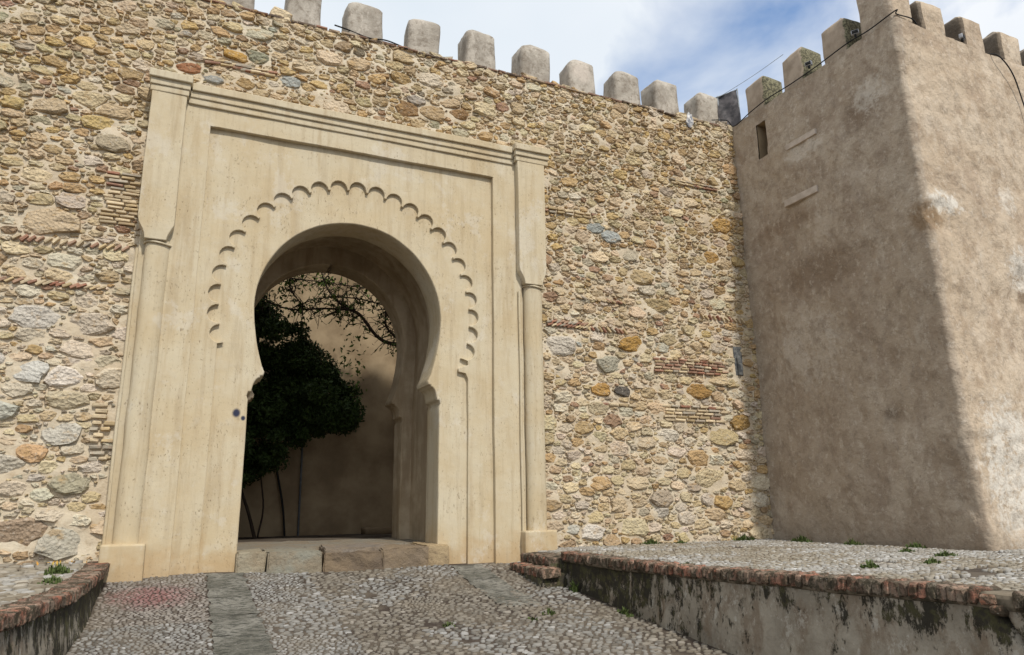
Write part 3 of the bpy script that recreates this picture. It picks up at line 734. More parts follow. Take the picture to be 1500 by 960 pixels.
# passage: chamber behind the front arch, then the inner arch
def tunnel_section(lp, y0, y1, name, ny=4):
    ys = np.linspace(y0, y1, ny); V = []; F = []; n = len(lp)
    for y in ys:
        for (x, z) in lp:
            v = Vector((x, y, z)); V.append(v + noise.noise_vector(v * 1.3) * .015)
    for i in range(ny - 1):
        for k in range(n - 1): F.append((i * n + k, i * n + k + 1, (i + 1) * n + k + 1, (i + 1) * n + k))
    return link(name, np_mesh(name, np.array([tuple(v) for v in V]), np.array(F), False), M['inner_plaster'], gate)
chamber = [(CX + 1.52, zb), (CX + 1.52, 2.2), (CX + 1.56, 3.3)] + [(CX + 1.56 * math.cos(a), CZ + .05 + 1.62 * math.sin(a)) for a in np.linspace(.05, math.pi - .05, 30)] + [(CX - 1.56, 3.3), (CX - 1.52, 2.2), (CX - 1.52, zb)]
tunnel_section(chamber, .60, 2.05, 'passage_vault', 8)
inner = [(CX + (x - CX) * .972, z - .05) for x, z in arch_loop()]
inner[0] = (inner[0][0], zb); inner[-1] = (inner[-1][0], zb)
ip = [(CX - 1.75, zb), (inner[-1][0], zb)] + list(reversed(inner))[1:-1] + [(inner[0][0], zb), (CX + 1.75, zb), (CX + 1.75, 5.6), (CX - 1.75, 5.6)]
plate('inner_arch', ip, [], 2.0, 2.52, M['inner_plaster'], gate, bev=.015, seed=9)
# doorstep
step = empty('doorstep', (CX, -.1, -.2)); tag(step, 'worn raised stone sill across the foot of the archway', 'doorstep')
def block(name, x0, x1, y0, y1, z0, z1, tint, mat, parent, amp=.02, seed=0, bev=.018, cut=.12):
    c = Vector(((x0 + x1) / 2, (y0 + y1) / 2, (z0 + z1) / 2))
    bm = bmesh.new(); bmesh.ops.create_cube(bm, size=1)
    for v in bm.verts: v.co = Vector((v.co.x * (x1 - x0), v.co.y * (y1 - y0), v.co.z * (z1 - z0)))
    bmesh.ops.bevel(bm, geom=bm.edges[:], offset=bev, segments=2, affect='EDGES'); slice_bm(bm, cut); wob(bm, amp, seed + c.x, (2.5, 9))
    me = bm_mesh(name, bm); a = me.color_attributes.new('tint', 'FLOAT_COLOR', 'POINT'); n = len(me.vertices)
    a.data.foreach_set('color', np.tile(np.array([*tint, 1], dtype=np.float32), n))
    return link(name, me, mat, parent, c)
for q in ((.70, 1.07, -.05, .75, -.6, .045, (.34, .30, .22), .025, 1), (1.08, 1.80, -.10, .75, -.6, .03, (.27, .26, .21), .018, 2), (1.82, 2.62, -.06, .75, -.6, .0, (.15, .115, .085), .045, 3),
          (1.86, 2.9, .10, .75, -.5, .055, (.20, .17, .14), .04, 4), (2.62, 3.28, -.07, .75, -.6, .035, (.20, .155, .11), .04, 5), (3.26, 3.62, -.04, .75, -.6, .05, (.42, .32, .19), .02, 6)):
    block('step_stone', *q[:6], q[6], M['step'], step, q[7], q[8])
fl = block('passage_floor', .5, 3.7, .72, 2.6, -.4, .045, (.24, .22, .18), M['step'], step, .015, 8)

# ------------------------------------------------------------------ tower
tower = empty('square_tower', (12, -2, 0)); tag(tower, 'square brown rendered tower with patched render, projecting right of the rubble wall', 'tower')
TX, TY, TT = 9.82, -3.72, 8.16
def tower_pt(s, z):
    """s: distance along the left face (0 at y=.3) then round the corner and along the front"""
    flare = .05 * max(0, 1 - z / 2.4) ** 2
    xl = TX + .08 * (1 - min(1, max(z, 0) / 8)) ; yf = TY - .10 * (1 - z / 8) - flare
    L = .6 - yf; rc = .085
    if s < L - rc: x, y, nx, ny = xl, .6 - s, -1, 0
    elif s < L + rc:
        a = (s - L + rc) / (2 * rc) * math.pi / 2
        x = xl + rc - rc * math.cos(a); y = yf + rc - rc * math.sin(a); nx, ny = -math.cos(a), -math.sin(a)
    else: x, y, nx, ny = xl + (s - L), yf, 0, -1
    d = .07 * noise.noise(Vector((s * .5, 3, z * .5))) + .034 * noise.noise(Vector((s * 1.9, 1, z * 1.9))) + .014 * noise.noise(Vector((s * 6, 7, z * 6)))
    # render fallen away: shallow hollows with an edge
    for (cs, cz, r_, dp) in ((L + .35, 4.78, .30, .05), (L + 2.15, 3.7, .42, .06), (L + .5, .85, .75, .05), (3.27, 1.89, .13, .03)):
        q = math.hypot((s - cs) * .8, (z - cz) * 1.1) + .18 * noise.noise(Vector((s * 4, 9, z * 4)))
        if q < r_: d -= dp * min(1, (r_ - q) / .06) - .02 * abs(noise.noise(Vector((s * 9, 4, z * 9))))
    return Vector((x + nx * d, y + ny * d, z))
ss = sorted(set([round(v, 3) for v in np.arange(0, 4.3, .06)] + [1.17, 1.42] + [round(v, 3) for v in np.arange(4.3, 4.75, .03)] + [round(v, 3) for v in np.arange(4.8, 12, .08)]))
zz = sorted(set([round(v, 3) for v in np.arange(-.8, TT, .07)] + [7.12, 7.86, TT]))
slit = lambda s, z: 1.17 < s < 1.42 and 7.12 < z < 7.86
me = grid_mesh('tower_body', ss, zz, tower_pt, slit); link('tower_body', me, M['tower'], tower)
link('tower_top', box_mesh('tower_top', TX + .1, 17, TY + .1, 3.0, 8.0, TT - .02, 0, 0), M['merlon'], tower)
link('tower_rear', box_mesh('tower_rear', TX + .5, 17, .62, 3.0, -.8, 8.0, 0, 0), M['tower'], tower)
# slit window reveal
bm = bmesh.new()
y0s, y1s = .6 - 1.17, .6 - 1.42
def q4(*p): bm.faces.new([bm.verts.new(v) for v in p])
xo = TX - .06; xi = TX + 1.6
q4((xo, y0s, 7.12), (xi, y0s, 7.12), (xi, y1s, 7.12), (xo, y1s, 7.12)); q4((xo, y0s, 7.86), (xi, y0s, 7.86), (xi, y1s, 7.86), (xo, y1s, 7.86))
q4((xo + .06, y0s, 7.12), (xi, y0s, 7.12), (xi, y0s, 7.86), (xo + .06, y0s, 7.86)); q4((xo + .06, y1s, 7.12), (xi, y1s, 7.12), (xi, y1s, 7.86), (xo + .06, y1s, 7.86))
q4((xi, y0s, 7.12), (xi, y1s, 7.12), (xi, y1s, 7.86), (xi, y0s, 7.86))
for v in bm.verts:
    if v.co.x < TX: v.co.x = TX + .02
link('slit_window', bm_mesh('slit_window', bm), M['court'], tower)
# plaster strips
for (ya, yb_, zc, h) in ((-1.10, -1.88, 5.96, .13), (-1.28, -1.98, 7.02, .11)):
    o = link('plaster_strip', box_mesh('plaster_strip', TX - .035, TX + .1, yb_, ya, zc - h / 2, zc + h / 2, .006, 1, .12, .006), M['strip'], tower)
# tower merlons
for i, (ym) in enumerate((-.55, -1.57, -2.53)):
    me = merlon_mesh('merlon', .54, .54, .92, .17, 30 + i, amp=.014, flare=0); link('merlon', me, M['mossy'], tower, Vector((TX + .33, ym, TT - .02)))
me = merlon_mesh('corner_merlon', .56, .62, 1.4, .2, 41, flare=.0, amp=.016); link('corner_merlon', me, M['tower'], tower, Vector((TX + .35, TY + .37, TT - .05)))
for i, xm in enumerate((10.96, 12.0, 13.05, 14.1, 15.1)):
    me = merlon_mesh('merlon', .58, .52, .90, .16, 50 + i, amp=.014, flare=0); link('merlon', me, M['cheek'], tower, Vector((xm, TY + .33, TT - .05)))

# ------------------------------------------------------------------ ground
def rz(x, y):
    l = np.interp(-y, [0, 1.6, 3, 5, 7, 10.4, 16], [-.18, -.40, -.54, -.74, -.92, -1.15, -1.4]); r = np.interp(-y, [0, 1.43, 3.1, 4.6, 7, 10.4, 16], [-.24, -.47, -.63, -.745, -.95, -1.15, -1.4])
    s = min(1, max(0, (x + .75) / 5.5)); dip = -.035 * math.exp(-((x - 2.2) / .8) ** 2) * math.exp(-(y / .8) ** 2)
    return l * (1 - s) + r * s + dip + .012 * noise.noise(Vector((x * 1.2, y * 1.2, 0)))
ramp = link('cobbled_ramp', grid_mesh('cobbled_ramp', np.arange(-3, 5.05, .1), np.arange(-16, .35, .1), lambda x, y: Vector((x, y, rz(x, y) - (.0 if y < .1 else .0)))), M['soil'])
tag(ramp, 'sloping pebble paved ramp leading up to the gate', None, None, 'structure')
ground = link('ground', grid_mesh('ground', [-600, -60, -20, -6, 0, 6, 20, 60, 600], [-600, -60, -24, -16, -8, 0, 8, 40, 600], lambda x, y: Vector((x, y, -1.46))), M['soil']); tag(ground, None, None, None, 'structure')
def rise(y): return float(np.interp(-y, [3.6, 5.8, 7.4, 9], [0, .065, .105, .12]))
def plat_z(x, y): return -.085 + rise(y) + .006 * noise.noise(Vector((x, y, 2))) + .015 * noise.noise(Vector((x * .4, y * .4, 7)))
plat = link('right_terrace', grid_mesh('right_terrace', np.arange(4.85, 20, .2), np.arange(-14, .5, .2), lambda x, y: Vector((x, y, plat_z(x, y) - .01))), M['soil']); tag(plat, 'pebble terrace between the low brick-capped wall and the tower', None, None, 'structure')
def lw_x(y): return float(np.interp(-y, [0, 2.4, 3.6, 4.6, 8], [-.76, -.79, -.88, -.98, -1.35]))
def lplat_z(x, y): return float(np.interp(-y, [0, .8, 3, 4.6, 7], [.0, -.06, -.075, -.03, .03])) + .01 * noise.noise(Vector((x * 2, y * 2, 4)))
lp = link('left_terrace', grid_mesh('left_terrace', np.arange(-9, -.7, .1), np.arange(-9, .35, .1), lambda x, y: Vector((x, y, lplat_z(x, y) - .012)), hole=lambda x, y: x > lw_x(y) - .05), M['soil']); tag(lp, None, None, None, 'structure')

def pave(parent, x0, x1, y0, y1, sp, zf, ok, colf, H, nind, name, ax=1.0, K=8, gap=.005, vary=.3, rot=0):
    nx = int((x1 - x0) / (sp * ax)); ny = int((y1 - y0) / sp)
    gx, gy = np.meshgrid(np.arange(nx) + .5, np.arange(ny) + .5)
    gx = gx + .5 * (np.arange(ny)[:, None] % 2) + (nrs.rand(ny, nx) - .5) * .75; gy = gy + (nrs.rand(ny, nx) - .5) * .75
    P = np.stack([gx.ravel() * sp, gy.ravel() * sp], 1)
    big = nrs.rand(len(P)); r = sp * (.42 + vary * (big - .3))
    rd, an = cells(P, r, K=K, gap=gap, M_=12, smooth=.1, jag=.10)
    X = x0 + P[:, 0] * ax; Y = y0 + P[:, 1]
    keep = np.array([ok(a, b) for a, b in zip(X, Y)]); P, rd, an, X, Y = P[keep], rd[keep], an[keep], X[keep], Y[keep]
    n = len(P); Z = np.array([zf(a, b) for a, b in zip(X, Y)])
    Hh = H * (.6 + .8 * nrs.rand(n)); cl = np.array([colf(a, b) for a, b in zip(X, Y)])
    V, F4, F3 = stone_solids(P, rd, an, Hh, base=-.02, sx=ax, tilt=.16, round_=True)
    C = np.stack([X, Y, Z], 1)
    # tilt to slope
    U_, V_, dz_ = project(C); vis = (U_ > -5) & (U_ < 1505) & (V_ < 965) & (V_ > 0) & (dz_ > 0)
    sc_ = np.where(vis, rd.mean(1) / dz_ ** 2, 0); o = np.argsort(-sc_); nind = min(nind, n)
    for i in o[:nind]:
        me = np_mesh(name, V[i], [F4, F3], True, np.repeat(cl[i][None], V.shape[1], 0)); link(name, me, M['pebble'], parent, Vector(C[i]))
    rest = o[nind:]
    join(V[rest] + C[rest][:, None], F4, F3, cl[rest], name + '_paving', M['pebble'], parent, True)
    print(name, n)
# slab strips across the ramp
def strip_x(y): return (.36 - .0 * y, .80 - .015 * y)
def strip2(y): return (3.62 + .06 * y, 4.10 + .05 * y)
def pebc(x, y):
    v = rnd.random(); base = (.29, .28, .258) if v < .6 else (.225, .21, .185) if v < .8 else (.40, .39, .37) if v < .9 else (.15, .135, .115)
    if x > 1.6:
        k = noise.noise(Vector((x * .7, y * .7, 5)))
        if k + .2 * rnd.uniform(-1, 1) > -.12: base = tuple(np.array(base) * (.82, .76, .68))
    if x < .35 and y > -2.2: base = tuple(np.array(base) * (1.0, .93, .88))
    return np.clip(np.array(base) * (.80, .80, .80) * rnd.uniform(.75, 1.18), 0, .7)
in_ramp = lambda x, y: lw_x(y) + .04 < x < 4.80 and y > -8.5
coarse = lambda x, y: noise.noise(Vector((x * .9 + 3, y * .6, 1))) + (.45 * (x - 1.6)) > 0
okA = lambda x, y: in_ramp(x, y) and y < -.02 and not (strip_x(y)[0] - .01 < x < strip_x(y)[1] + .01) and not (strip2(y)[0] + max(0, -1.2 - y) * .25 < x < strip2(y)[1] - max(0, -1.2 - y) * .25 and y > -2.3 + .3 * noise.noise(Vector((x * 4, 0, 0)))) and not coarse(x, y) and x < 4.74
okB = lambda x, y: in_ramp(x, y) and y < -.02 and not (strip_x(y)[0] - .01 < x < strip_x(y)[1] + .01) and not (strip2(y)[0] + max(0, -1.2 - y) * .25 < x < strip2(y)[1] - max(0, -1.2 - y) * .25 and y > -2.3 + .3 * noise.noise(Vector((x * 4, 0, 0)))) and coarse(x, y) and x < 4.74 and noise.noise(Vector((x * 3, y * 3, 11))) < .52
pave(ramp, -1.6, 5, -8, 0, .050, rz, okA, pebc, .010, 150, 'pebble', ax=1.0, gap=.007, vary=.45)
pave(ramp, -1, 5, -8, 0, .058, rz, okB, pebc, .014, 150, 'pebble', ax=1.5, gap=.010, vary=.6)
for (fx, ya, yb_, nm, dz_) in ((strip_x, -.08, -8, 'smooth_slab', .0), (strip2, -.1, -2.3, 'smooth_slab', .0)):
    y = ya; k = 0
    while y > yb_:
        ln = rnd.uniform(.5, .9); y2 = max(y - ln, yb_)
        ymid = (y + y2) / 2
        ys_ = np.linspace(y2 + .004, y - .004, 16); xs_ = np.linspace(0, 1, 7)
        f = lambda u, yy: Vector((fx(yy)[0] * (1 - u) + fx(yy)[1] * u + .05 * noise.noise(Vector((u * 2, yy * 6, 3))), yy, rz(fx(yy)[0] * (1 - u) + fx(yy)[1] * u, yy) + .010 + .009 * noise.noise(Vector((u * 3, yy * 5, k)))))
        link(nm, grid_mesh(nm, xs_, ys_, f), M['slab'], ramp); y = y2; k += 1
# low fillet of cement along the right wall
okR = lambda x, y: noise.noise(Vector((x * 1.6, y * 2.2, 21))) < .42 and y < .08 and not (x > 9.75 and y > -3.95) and x > 5.02
def platc(x, y):
    v = rnd.random(); base = (.33, .315, .285) if v < .6 else (.235, .21, .175) if v < .85 else (.44, .43, .41)
    if noise.noise(Vector((x * .5, y * .9, 15))) + .25 * rnd.uniform(-1, 1) > .10: base = tuple(np.array(base) * (.80, .74, .64))
    return np.clip(np.array(base) * rnd.uniform(.85, 1.15), 0, .7)
pave(plat, 5.0, 12.5, -8.4, .1, .053, plat_z, okR, platc, .012, 120, 'pebble', ax=1.35, gap=.007, vary=.55)
okL = lambda x, y: x < lw_x(y) - .2 and y < .1 and x > -4.5
pave(lp, -4.5, -.8, -5, .1, .09, lplat_z, okL, platc, .02, 40, 'pebble', ax=1.4, gap=.008)

# ------------------------------------------------------------------ retaining walls
rw = empty('low_retaining_wall', (4.9, -4, -.5)); tag(rw, 'low cracked cement-rendered wall with brick coping on the right of the ramp', 'wall')
CR = [(-7.18, -.08), (-7.25, -.20), (-7.30, -.30), (-7.45, -.42), (-7.50, -.55), (-7.62, -.72), (-7.66, -1.0)]
def rw_face(y, z):
    zb_ = rz(4.78, y) - .06; t = (z - zb_) / (-.14 - zb_)
    x = 4.82 - .03 * (1 - t) + .02 * noise.noise(Vector((y * .8, 1, z * 2))) + .012 * noise.noise(Vector((y * 4, 1, z * 5)))
    if -3.75 < y < -3.55: x -= .03
    if y < -3.65: x -= .012
    yc = float(np.interp(-z, [-c[1] for c in CR], [c[0] for c in CR])) + .03 * noise.noise(Vector((z * 9, 0, 0)))
    d = abs(y - yc); w_ = .022
    if d < w_: x += .09 * (1 - d / w_) ** .5
    return Vector((x, y, z))
ysr = list(np.arange(-10.5, -7.8, .1)) + list(np.arange(-7.8, -7.0, .012)) + list(np.arange(-7.0, -1.29, .05))
V = []; F = []; nt = 26
for y in ysr:
    zb_ = rz(4.78, y) - .06
    for k in range(nt): V.append(tuple(rw_face(y, zb_ + (-.135 - zb_) * k / (nt - 1))))
for i in range(len(ysr) - 1):
    for k in range(nt - 1): F.append((i * nt + k, (i + 1) * nt + k, (i + 1) * nt + k + 1, i * nt + k + 1))
V = [(a, b_, c + (rise(b_) * k_ / (nt - 1))) for (a, b_, c), k_ in zip(V, [k for _ in ysr for k in range(nt)])]
link('rendered_face', np_mesh('rendered_face', np.array(V), np.array(F), True), M['render'], rw)
link('wall_mass', box_mesh('wall_mass', 4.90, 5.2, -10.5, -1.29, -1.4, -.14, 0, 0), M['render'], rw)
bd = box_mesh('coping_bed', 4.785, 5.05, -10, -1.31, -.16, -.055, .03, 2, .09, .012)
for v in bd.vertices: v.co.z += rise(v.co.y)
link('coping_bed', bd, M['bed'], rw)
link('wall_end', box_mesh('wall_end', 4.77, 5.2, -1.31, -1.27, -.8, -.13, .012, 1), M['render'], rw)
def coping_brick(nm, c, dirx, w, d, h, parent, tint, j=.1):
    V_, F_ = rock_box(d, w, h, j)
    a = math.atan2(dirx[1], dirx[0]); V_ = np.stack([V_[:, 0] * math.cos(a) - V_[:, 1] * math.sin(a), V_[:, 0] * math.sin(a) + V_[:, 1] * math.cos(a), V_[:, 2]], 1)
    link(nm, poly_mesh(nm, V_, F_, tint), M['coping'], parent, Vector(c))
CB = [(.30, .125, .08), (.36, .17, .115), (.24, .12, .085), (.33, .21, .15), (.22, .15, .11)]
y = -1.32
while y > -9.6:
    w = rnd.uniform(.06, .075)
    if not (-7.32 < y < -7.1):
        coping_brick('coping_brick', (4.90 + rnd.uniform(-.012, .012), y - w / 2, rise(y) - .085 + rnd.uniform(-.008, .008) + .012 * noise.noise(Vector((y, 0, 0)))), (1, rnd.uniform(-.08, .08)), w, .27, .105, rw, tuple(np.array(rnd.choice(CB)) * rnd.uniform(.75, 1.2)), .16)
    y -= w + rnd.uniform(.004, .012)
for (yy, zz_, tl) in ((-7.15, 0.0, .3), (-7.24, -.06, -.1)):
    coping_brick('coping_brick', (4.86, yy, zz_), (1, tl), .10, .22, .06, rw, (.42, .16, .09), .1)
# brick steps between the gate and the wall
bs = empty('brick_step', (4.9, -.7, -.2)); tag(bs, 'two low worn brick steps beside the right column base', 'step')
for (x0, x1, ya, yb_, z, sd) in ((4.62, 5.0, -.30, -1.27, -.115, 0), (4.40, 4.66, -.45, -1.45, -.235, 1)):
    y = ya
    while y > yb_:
        w = rnd.uniform(.06, .08)
        coping_brick('brick', ((x0 + x1) / 2, y - w / 2, z - .04 + rnd.uniform(-.006, .006)), (1, rnd.uniform(-.1, .1)), w, x1 - x0, .12, bs, tuple(np.array(rnd.choice(CB)) * rnd.uniform(.7, 1.1)), .2)
        y -= w + .006
    link('step_core', box_mesh('step_core', x0 + .02, x1 + .3, yb_, ya - .01, -.8, z - .06, .01, 1, 0, 0), M['render'], bs)
# left wall
lw = empty('kerb_wall', (-1, -3, -.4)); tag(lw, 'low mossy wall with rounded brick coping on the left of the ramp', 'wall')
ysl = list(np.arange(-8, .02, .04)); V = []; F = []; nt = 18
def lw_f(y, t):
    zb_ = rz(lw_x(y), y) - .05; z = zb_ + (lplat_z(lw_x(y), y) - .05 - zb_) * t
    return (lw_x(y) + .06 * (1 - t) * min(1, -y * .5) + .015 * noise.noise(Vector((y * 2, 1, z * 4))) + .01 * noise.noise(Vector((y * 7, 1, z * 9))), y, z)
for y in ysl:
    for k in range(nt): V.append(lw_f(y, k / (nt - 1)))
for i in range(len(ysl) - 1):
    for k in range(nt - 1): F.append((i * nt + k, (i + 1) * nt + k, (i + 1) * nt + k + 1, i * nt + k + 1))
link('rendered_face', np_mesh('rendered_face', np.array(V), np.array(F), True), M['render'], lw)
y = -.06
while y > -6:
    w = rnd.uniform(.05, .065); dx = (lw_x(y - .1) - lw_x(y + .1)) / .2     # wall direction
    nrm_ = Vector((-1, -dx)).normalized()
    coping_brick('coping_brick', (lw_x(y) - .085, y, lplat_z(lw_x(y), y) - .02 + rnd.uniform(-.008, .008)), (1, -dx * -1 * .8), w, .25, .10, lw, tuple(np.array(rnd.choice(CB)) * rnd.uniform(.8, 1.15)), .18)
    y -= w + rnd.uniform(.003, .010)

# ------------------------------------------------------------------ courtyard seen through the arch
cw = empty('courtyard_wall', (2.5, 5.6, 0)); tag(cw, 'tan rendered courtyard wall behind the arch, half in sun', 'wall')
def cwf(x, z): return Vector((x, 5.55 + .05 * noise.noise(Vector((x * .5, 1, z * .5))) + .02 * noise.noise(Vector((x * 2, 1, z * 2))), z))
link('back_face', grid_mesh('back_face', np.arange(-3, 9.1, .2), np.arange(-.5, 7.6, .2), cwf), M['court'], cw)
link('side_face', box_mesh('side_face', -3.2, -2.8, 2.4, 5.9, -.5, 7.5, .02, 1), M['court'], cw)
link('side_face', box_mesh('side_face', 7.2, 7.6, 2.4, 5.9, -.5, 7.5, .02, 1), M['court'], cw)
link('backing', box_mesh('backing', -3, 9, 5.7, 6.2, -.5, 7.5, 0, 0), M['court'], cw)
cf = link('courtyard_floor', box_mesh('courtyard_floor', -3, 7.3, 2.62, 5.6, -.4, .01, 0, 0), M['soil']); tag(cf, None, None, None, 'structure')
ledge = link('stone_bench', box_mesh('stone_bench', 3.55, 4.6, 5.1, 5.5, .0, .14, .02, 1), M['court']); tag(ledge, 'low pale ledge at the foot of the courtyard wall', 'ledge')
def leaves(name, pts, size, mat, parent, seed=0, dirs=None, dark=(.5, 1.2)):
    rs = np.random.RandomState(seed); n = len(pts); P = np.asarray(pts)
    a = rs.normal(size=(n, 3)); a /= np.linalg.norm(a, axis=1)[:, None]; b = np.cross(a, rs.normal(size=(n, 3))); b /= np.linalg.norm(b, axis=1)[:, None]
    c = np.cross(a, b); s = size * (.6 + .8 * rs.rand(n))[:, None]
    V = np.stack([P - a * s, P + b * s * .45 + c * s * .12, P + a * s, P - b * s * .45 + c * s * .12], 1).reshape(-1, 3)
    F = np.arange(n * 4).reshape(-1, 4); t = rs.uniform(dark[0], dark[1], n)[:, None] * np.ones((1, 3))
    return link(name, np_mesh(name, V, F, False, np.repeat(t, 4, 0)), mat, parent)
bush = empty('evergreen_tree', (1.5, 4.6, 0)); tag(bush, 'dark dense evergreen against the courtyard wall, left inside the arch', 'tree')
cl = []
rs = np.random.RandomState(5)
def ztop(x): return float(np.interp(x, [-1, .9, 1.3, 1.8, 2.2, 2.7, 3.1], [4.9, 4.75, 4.45, 4.1, 3.85, 3.3, 2.75]))
def zbot(x): return float(np.interp(x, [-1, .8, 1.4, 2.0, 2.6, 3.1], [.8, 1.0, 1.4, 1.8, 2.05, 2.35]))
k = 0
while k < 340:
    x = -.7 + 3.75 * rs.rand() ** 1.25; x = min(x, 2.88); z = rs.uniform(zbot(x), ztop(x)); y = 4.5 + .35 * rs.normal(); r = .12 + .26 * rs.rand() ** 1.5
    n = int(5200 * r * r) + 70; k += 1
    q = rs.normal(size=(n, 3)); q /= np.linalg.norm(q, axis=1)[:, None]; q *= (rs.rand(n) ** .5)[:, None] * r * np.array([1.15, 1, .9])
    cl.append(q + (x, min(y, 5.2), z))
leaves('crown', np.concatenate(cl), .042, M['leaf'], bush, 3)
for pts, r0 in (([(1.35, 4.9, 0), (1.2, 4.9, .5), (.95, 4.8, 1.2), (.8, 4.6, 2.2)], .035), ([(1.4, 5.0, 0), (1.48, 5.0, .6), (1.35, 4.9, 1.5), (1.4, 4.6, 2.4)], .02)):
    link('trunk', tube_mesh('trunk', catmull(pts, 6), r0, 8, r0 * .6), M['bark'], bush)
vine = empty('climbing_vine', (3.6, 4.2, 3.9)); tag(vine, 'bare twisting vine branches with few leaves hanging across the top of the arch', 'vine')
Bm = [([(4.3, 4.0, 3.95), (3.74, 4, 3.88), (3.4, 4, 4.02), (3.05, 4, 4.42), (2.75, 4, 4.55), (2.45, 4, 4.40)], .045, .022),
      ([(3.9, 4, 3.95), (3.62, 4, 4.2), (3.58, 4, 4.45), (3.64, 4, 4.7)], .028, .018), ([(3.05, 4, 4.42), (2.6, 4.1, 4.7), (2.35, 4.1, 5.0), (2.2, 4.1, 5.4)], .028, .016),
      ([(2.9, 4, 4.52), (2.3, 4, 4.5), (1.7, 4, 4.42), (1.2, 4, 4.55), (.9, 4, 4.9)], .024, .012), ([(3.5, 4, 4.70), (2.9, 4, 4.78), (2.2, 4, 4.70), (1.6, 4, 4.4)], .016, .010),
      ([(3.3, 4.1, 5.05), (2.4, 4.1, 5.08), (1.5, 4.1, 5.1)], .011, .011), ([(1.9, 4, 4.5), (1.6, 4, 4.9), (1.7, 4, 5.3)], .014, .008)]
for pts, a, b_ in Bm: link('branch', tube_mesh('branch', catmull(pts, 7), a, 7, b_), M['bark'], vine)
Jt = Joiner(); tw = []; lvp = []
for pts, a, b_ in Bm * 7:
    cp_ = catmull(pts, 7)
    for _ in range(9):
        p = Vector(cp_[rnd.randrange(len(cp_))]); d = Vector((rnd.uniform(-1, 1), rnd.uniform(-.6, .6), rnd.uniform(-.9, 1))).normalized(); ln = rnd.uniform(.15, .5)
        q = [p]
        for s in range(4):
            d = (d + Vector((rnd.uniform(-.5, .5), rnd.uniform(-.5, .5), rnd.uniform(-.6, .4)))).normalized(); q.append(q[-1] + d * ln / 4)
            if rnd.random() < .45: lvp.append(tuple(q[-1] + Vector((rnd.uniform(-.04, .04),) * 3)))
        me = tube_mesh('t', q, .009, 4, .004); n = len(me.vertices); co = np.zeros(n * 3); me.vertices.foreach_get('co', co)
        Jt.add(co.reshape(-1, 3), [list(p_.vertices) for p_ in me.polygons], np.zeros(3), (0, 0, 0)); bpy.data.meshes.remove(me)
Jt.build('twigs', M['bark'], vine)
rs = np.random.RandomState(8)
hang = [(3.05 + .08 * rs.normal(), 4.1, 2.7 + 1.3 * rs.rand()) for _ in range(60)] + [(2.8 + .1 * rs.normal(), 4.1, 3.2 + .9 * rs.rand()) for _ in range(40)] + [(2.35 + .08 * rs.normal(), 4.1, 5.0 + .2 * rs.rand()) for _ in range(50)] + [(1.5 + .15 * rs.normal(), 4.1, 4.8 + .2 * rs.normal()) for _ in range(70)]
leaves('leaves', np.array(lvp + hang), .05, M['vine'], vine, 4, dark=(.6, 1.3))
pipe = link('conduit_pipe', tube_mesh('conduit_pipe', [(2.24, 5.45, 0), (2.235, 5.45, 1.2), (2.22, 5.46, 2.6), (2.2, 5.46, 4)], .022, 8), M['pipe']); tag(pipe, 'thin grey conduit running up the courtyard wall, upright', 'pipe')
hose = link('black_hose', tube_mesh('black_hose', catmull([(1.97, 5.4, 0), (1.9, 5.42, .6), (1.75, 5.44, 1.3), (1.6, 5.45, 2.0), (1.55, 5.45, 3)], 6), .022, 8), M['dark']); tag(hose, 'black hose slanting up the courtyard wall left of the conduit', 'hose')

# ------------------------------------------------------------------ things on the walls
def cable(name, pts, r, label, cat='cable', mat=None):
    o = link(name, tube_mesh(name, catmull(pts, 8), r, 6), mat or M['dark']); return tag(o, label, cat)
xc = TX - .05
cable('cable', [(9.3, .1, 8.22), (9.62, .02, 8.24), (xc, -.02, 8.12), (xc - .01, -.5, 8.17), (xc - .02, -1.0, 8.2), (xc - .02, -1.6, 8.17), (xc - .02, -2.2, 8.17), (xc - .02, -2.9, 8.2), (xc + .02, -3.3, 8.2), (xc + .06, -3.78, 8.25), (TX + .15, TY + .03, 8.29), (TX + .5, TY + .03, 8.31), (TX + .66, TY + .06, 8.27)], .011, 'thick black cable running under the tower merlons and round its corner')
cable('cable', [(12.28, TY + .1, 8.2), (12.36, TY - .06, 8.1), (12.62, TY - .09, 7.8), (12.80, TY - .07, 7.3), (12.88, TY - .08, 6.8), (12.98, TY - .07, 6.2), (13.0, TY - .07, 5.2)], .011, 'black cable hanging down the tower front at the right edge')
cable('cable', [(1.62, -.0 + .05, 8.21), (1.85, .14, 8.25), (2.2, .15, 8.20), (2.5, .13, 8.22), (2.85, .08, 8.12)], .013, 'short black cable along the wall top below the third merlon from the left')
cable('overhead_wire', [(8.9, 1.6, 8.5), (9.4, .6, 8.75), (9.9, -.4, 9.02), (TX + .1, -1.35, 9.0)], .005, 'thin grey wire strung above the wall corner towards the tower', 'wire', M['frame'])
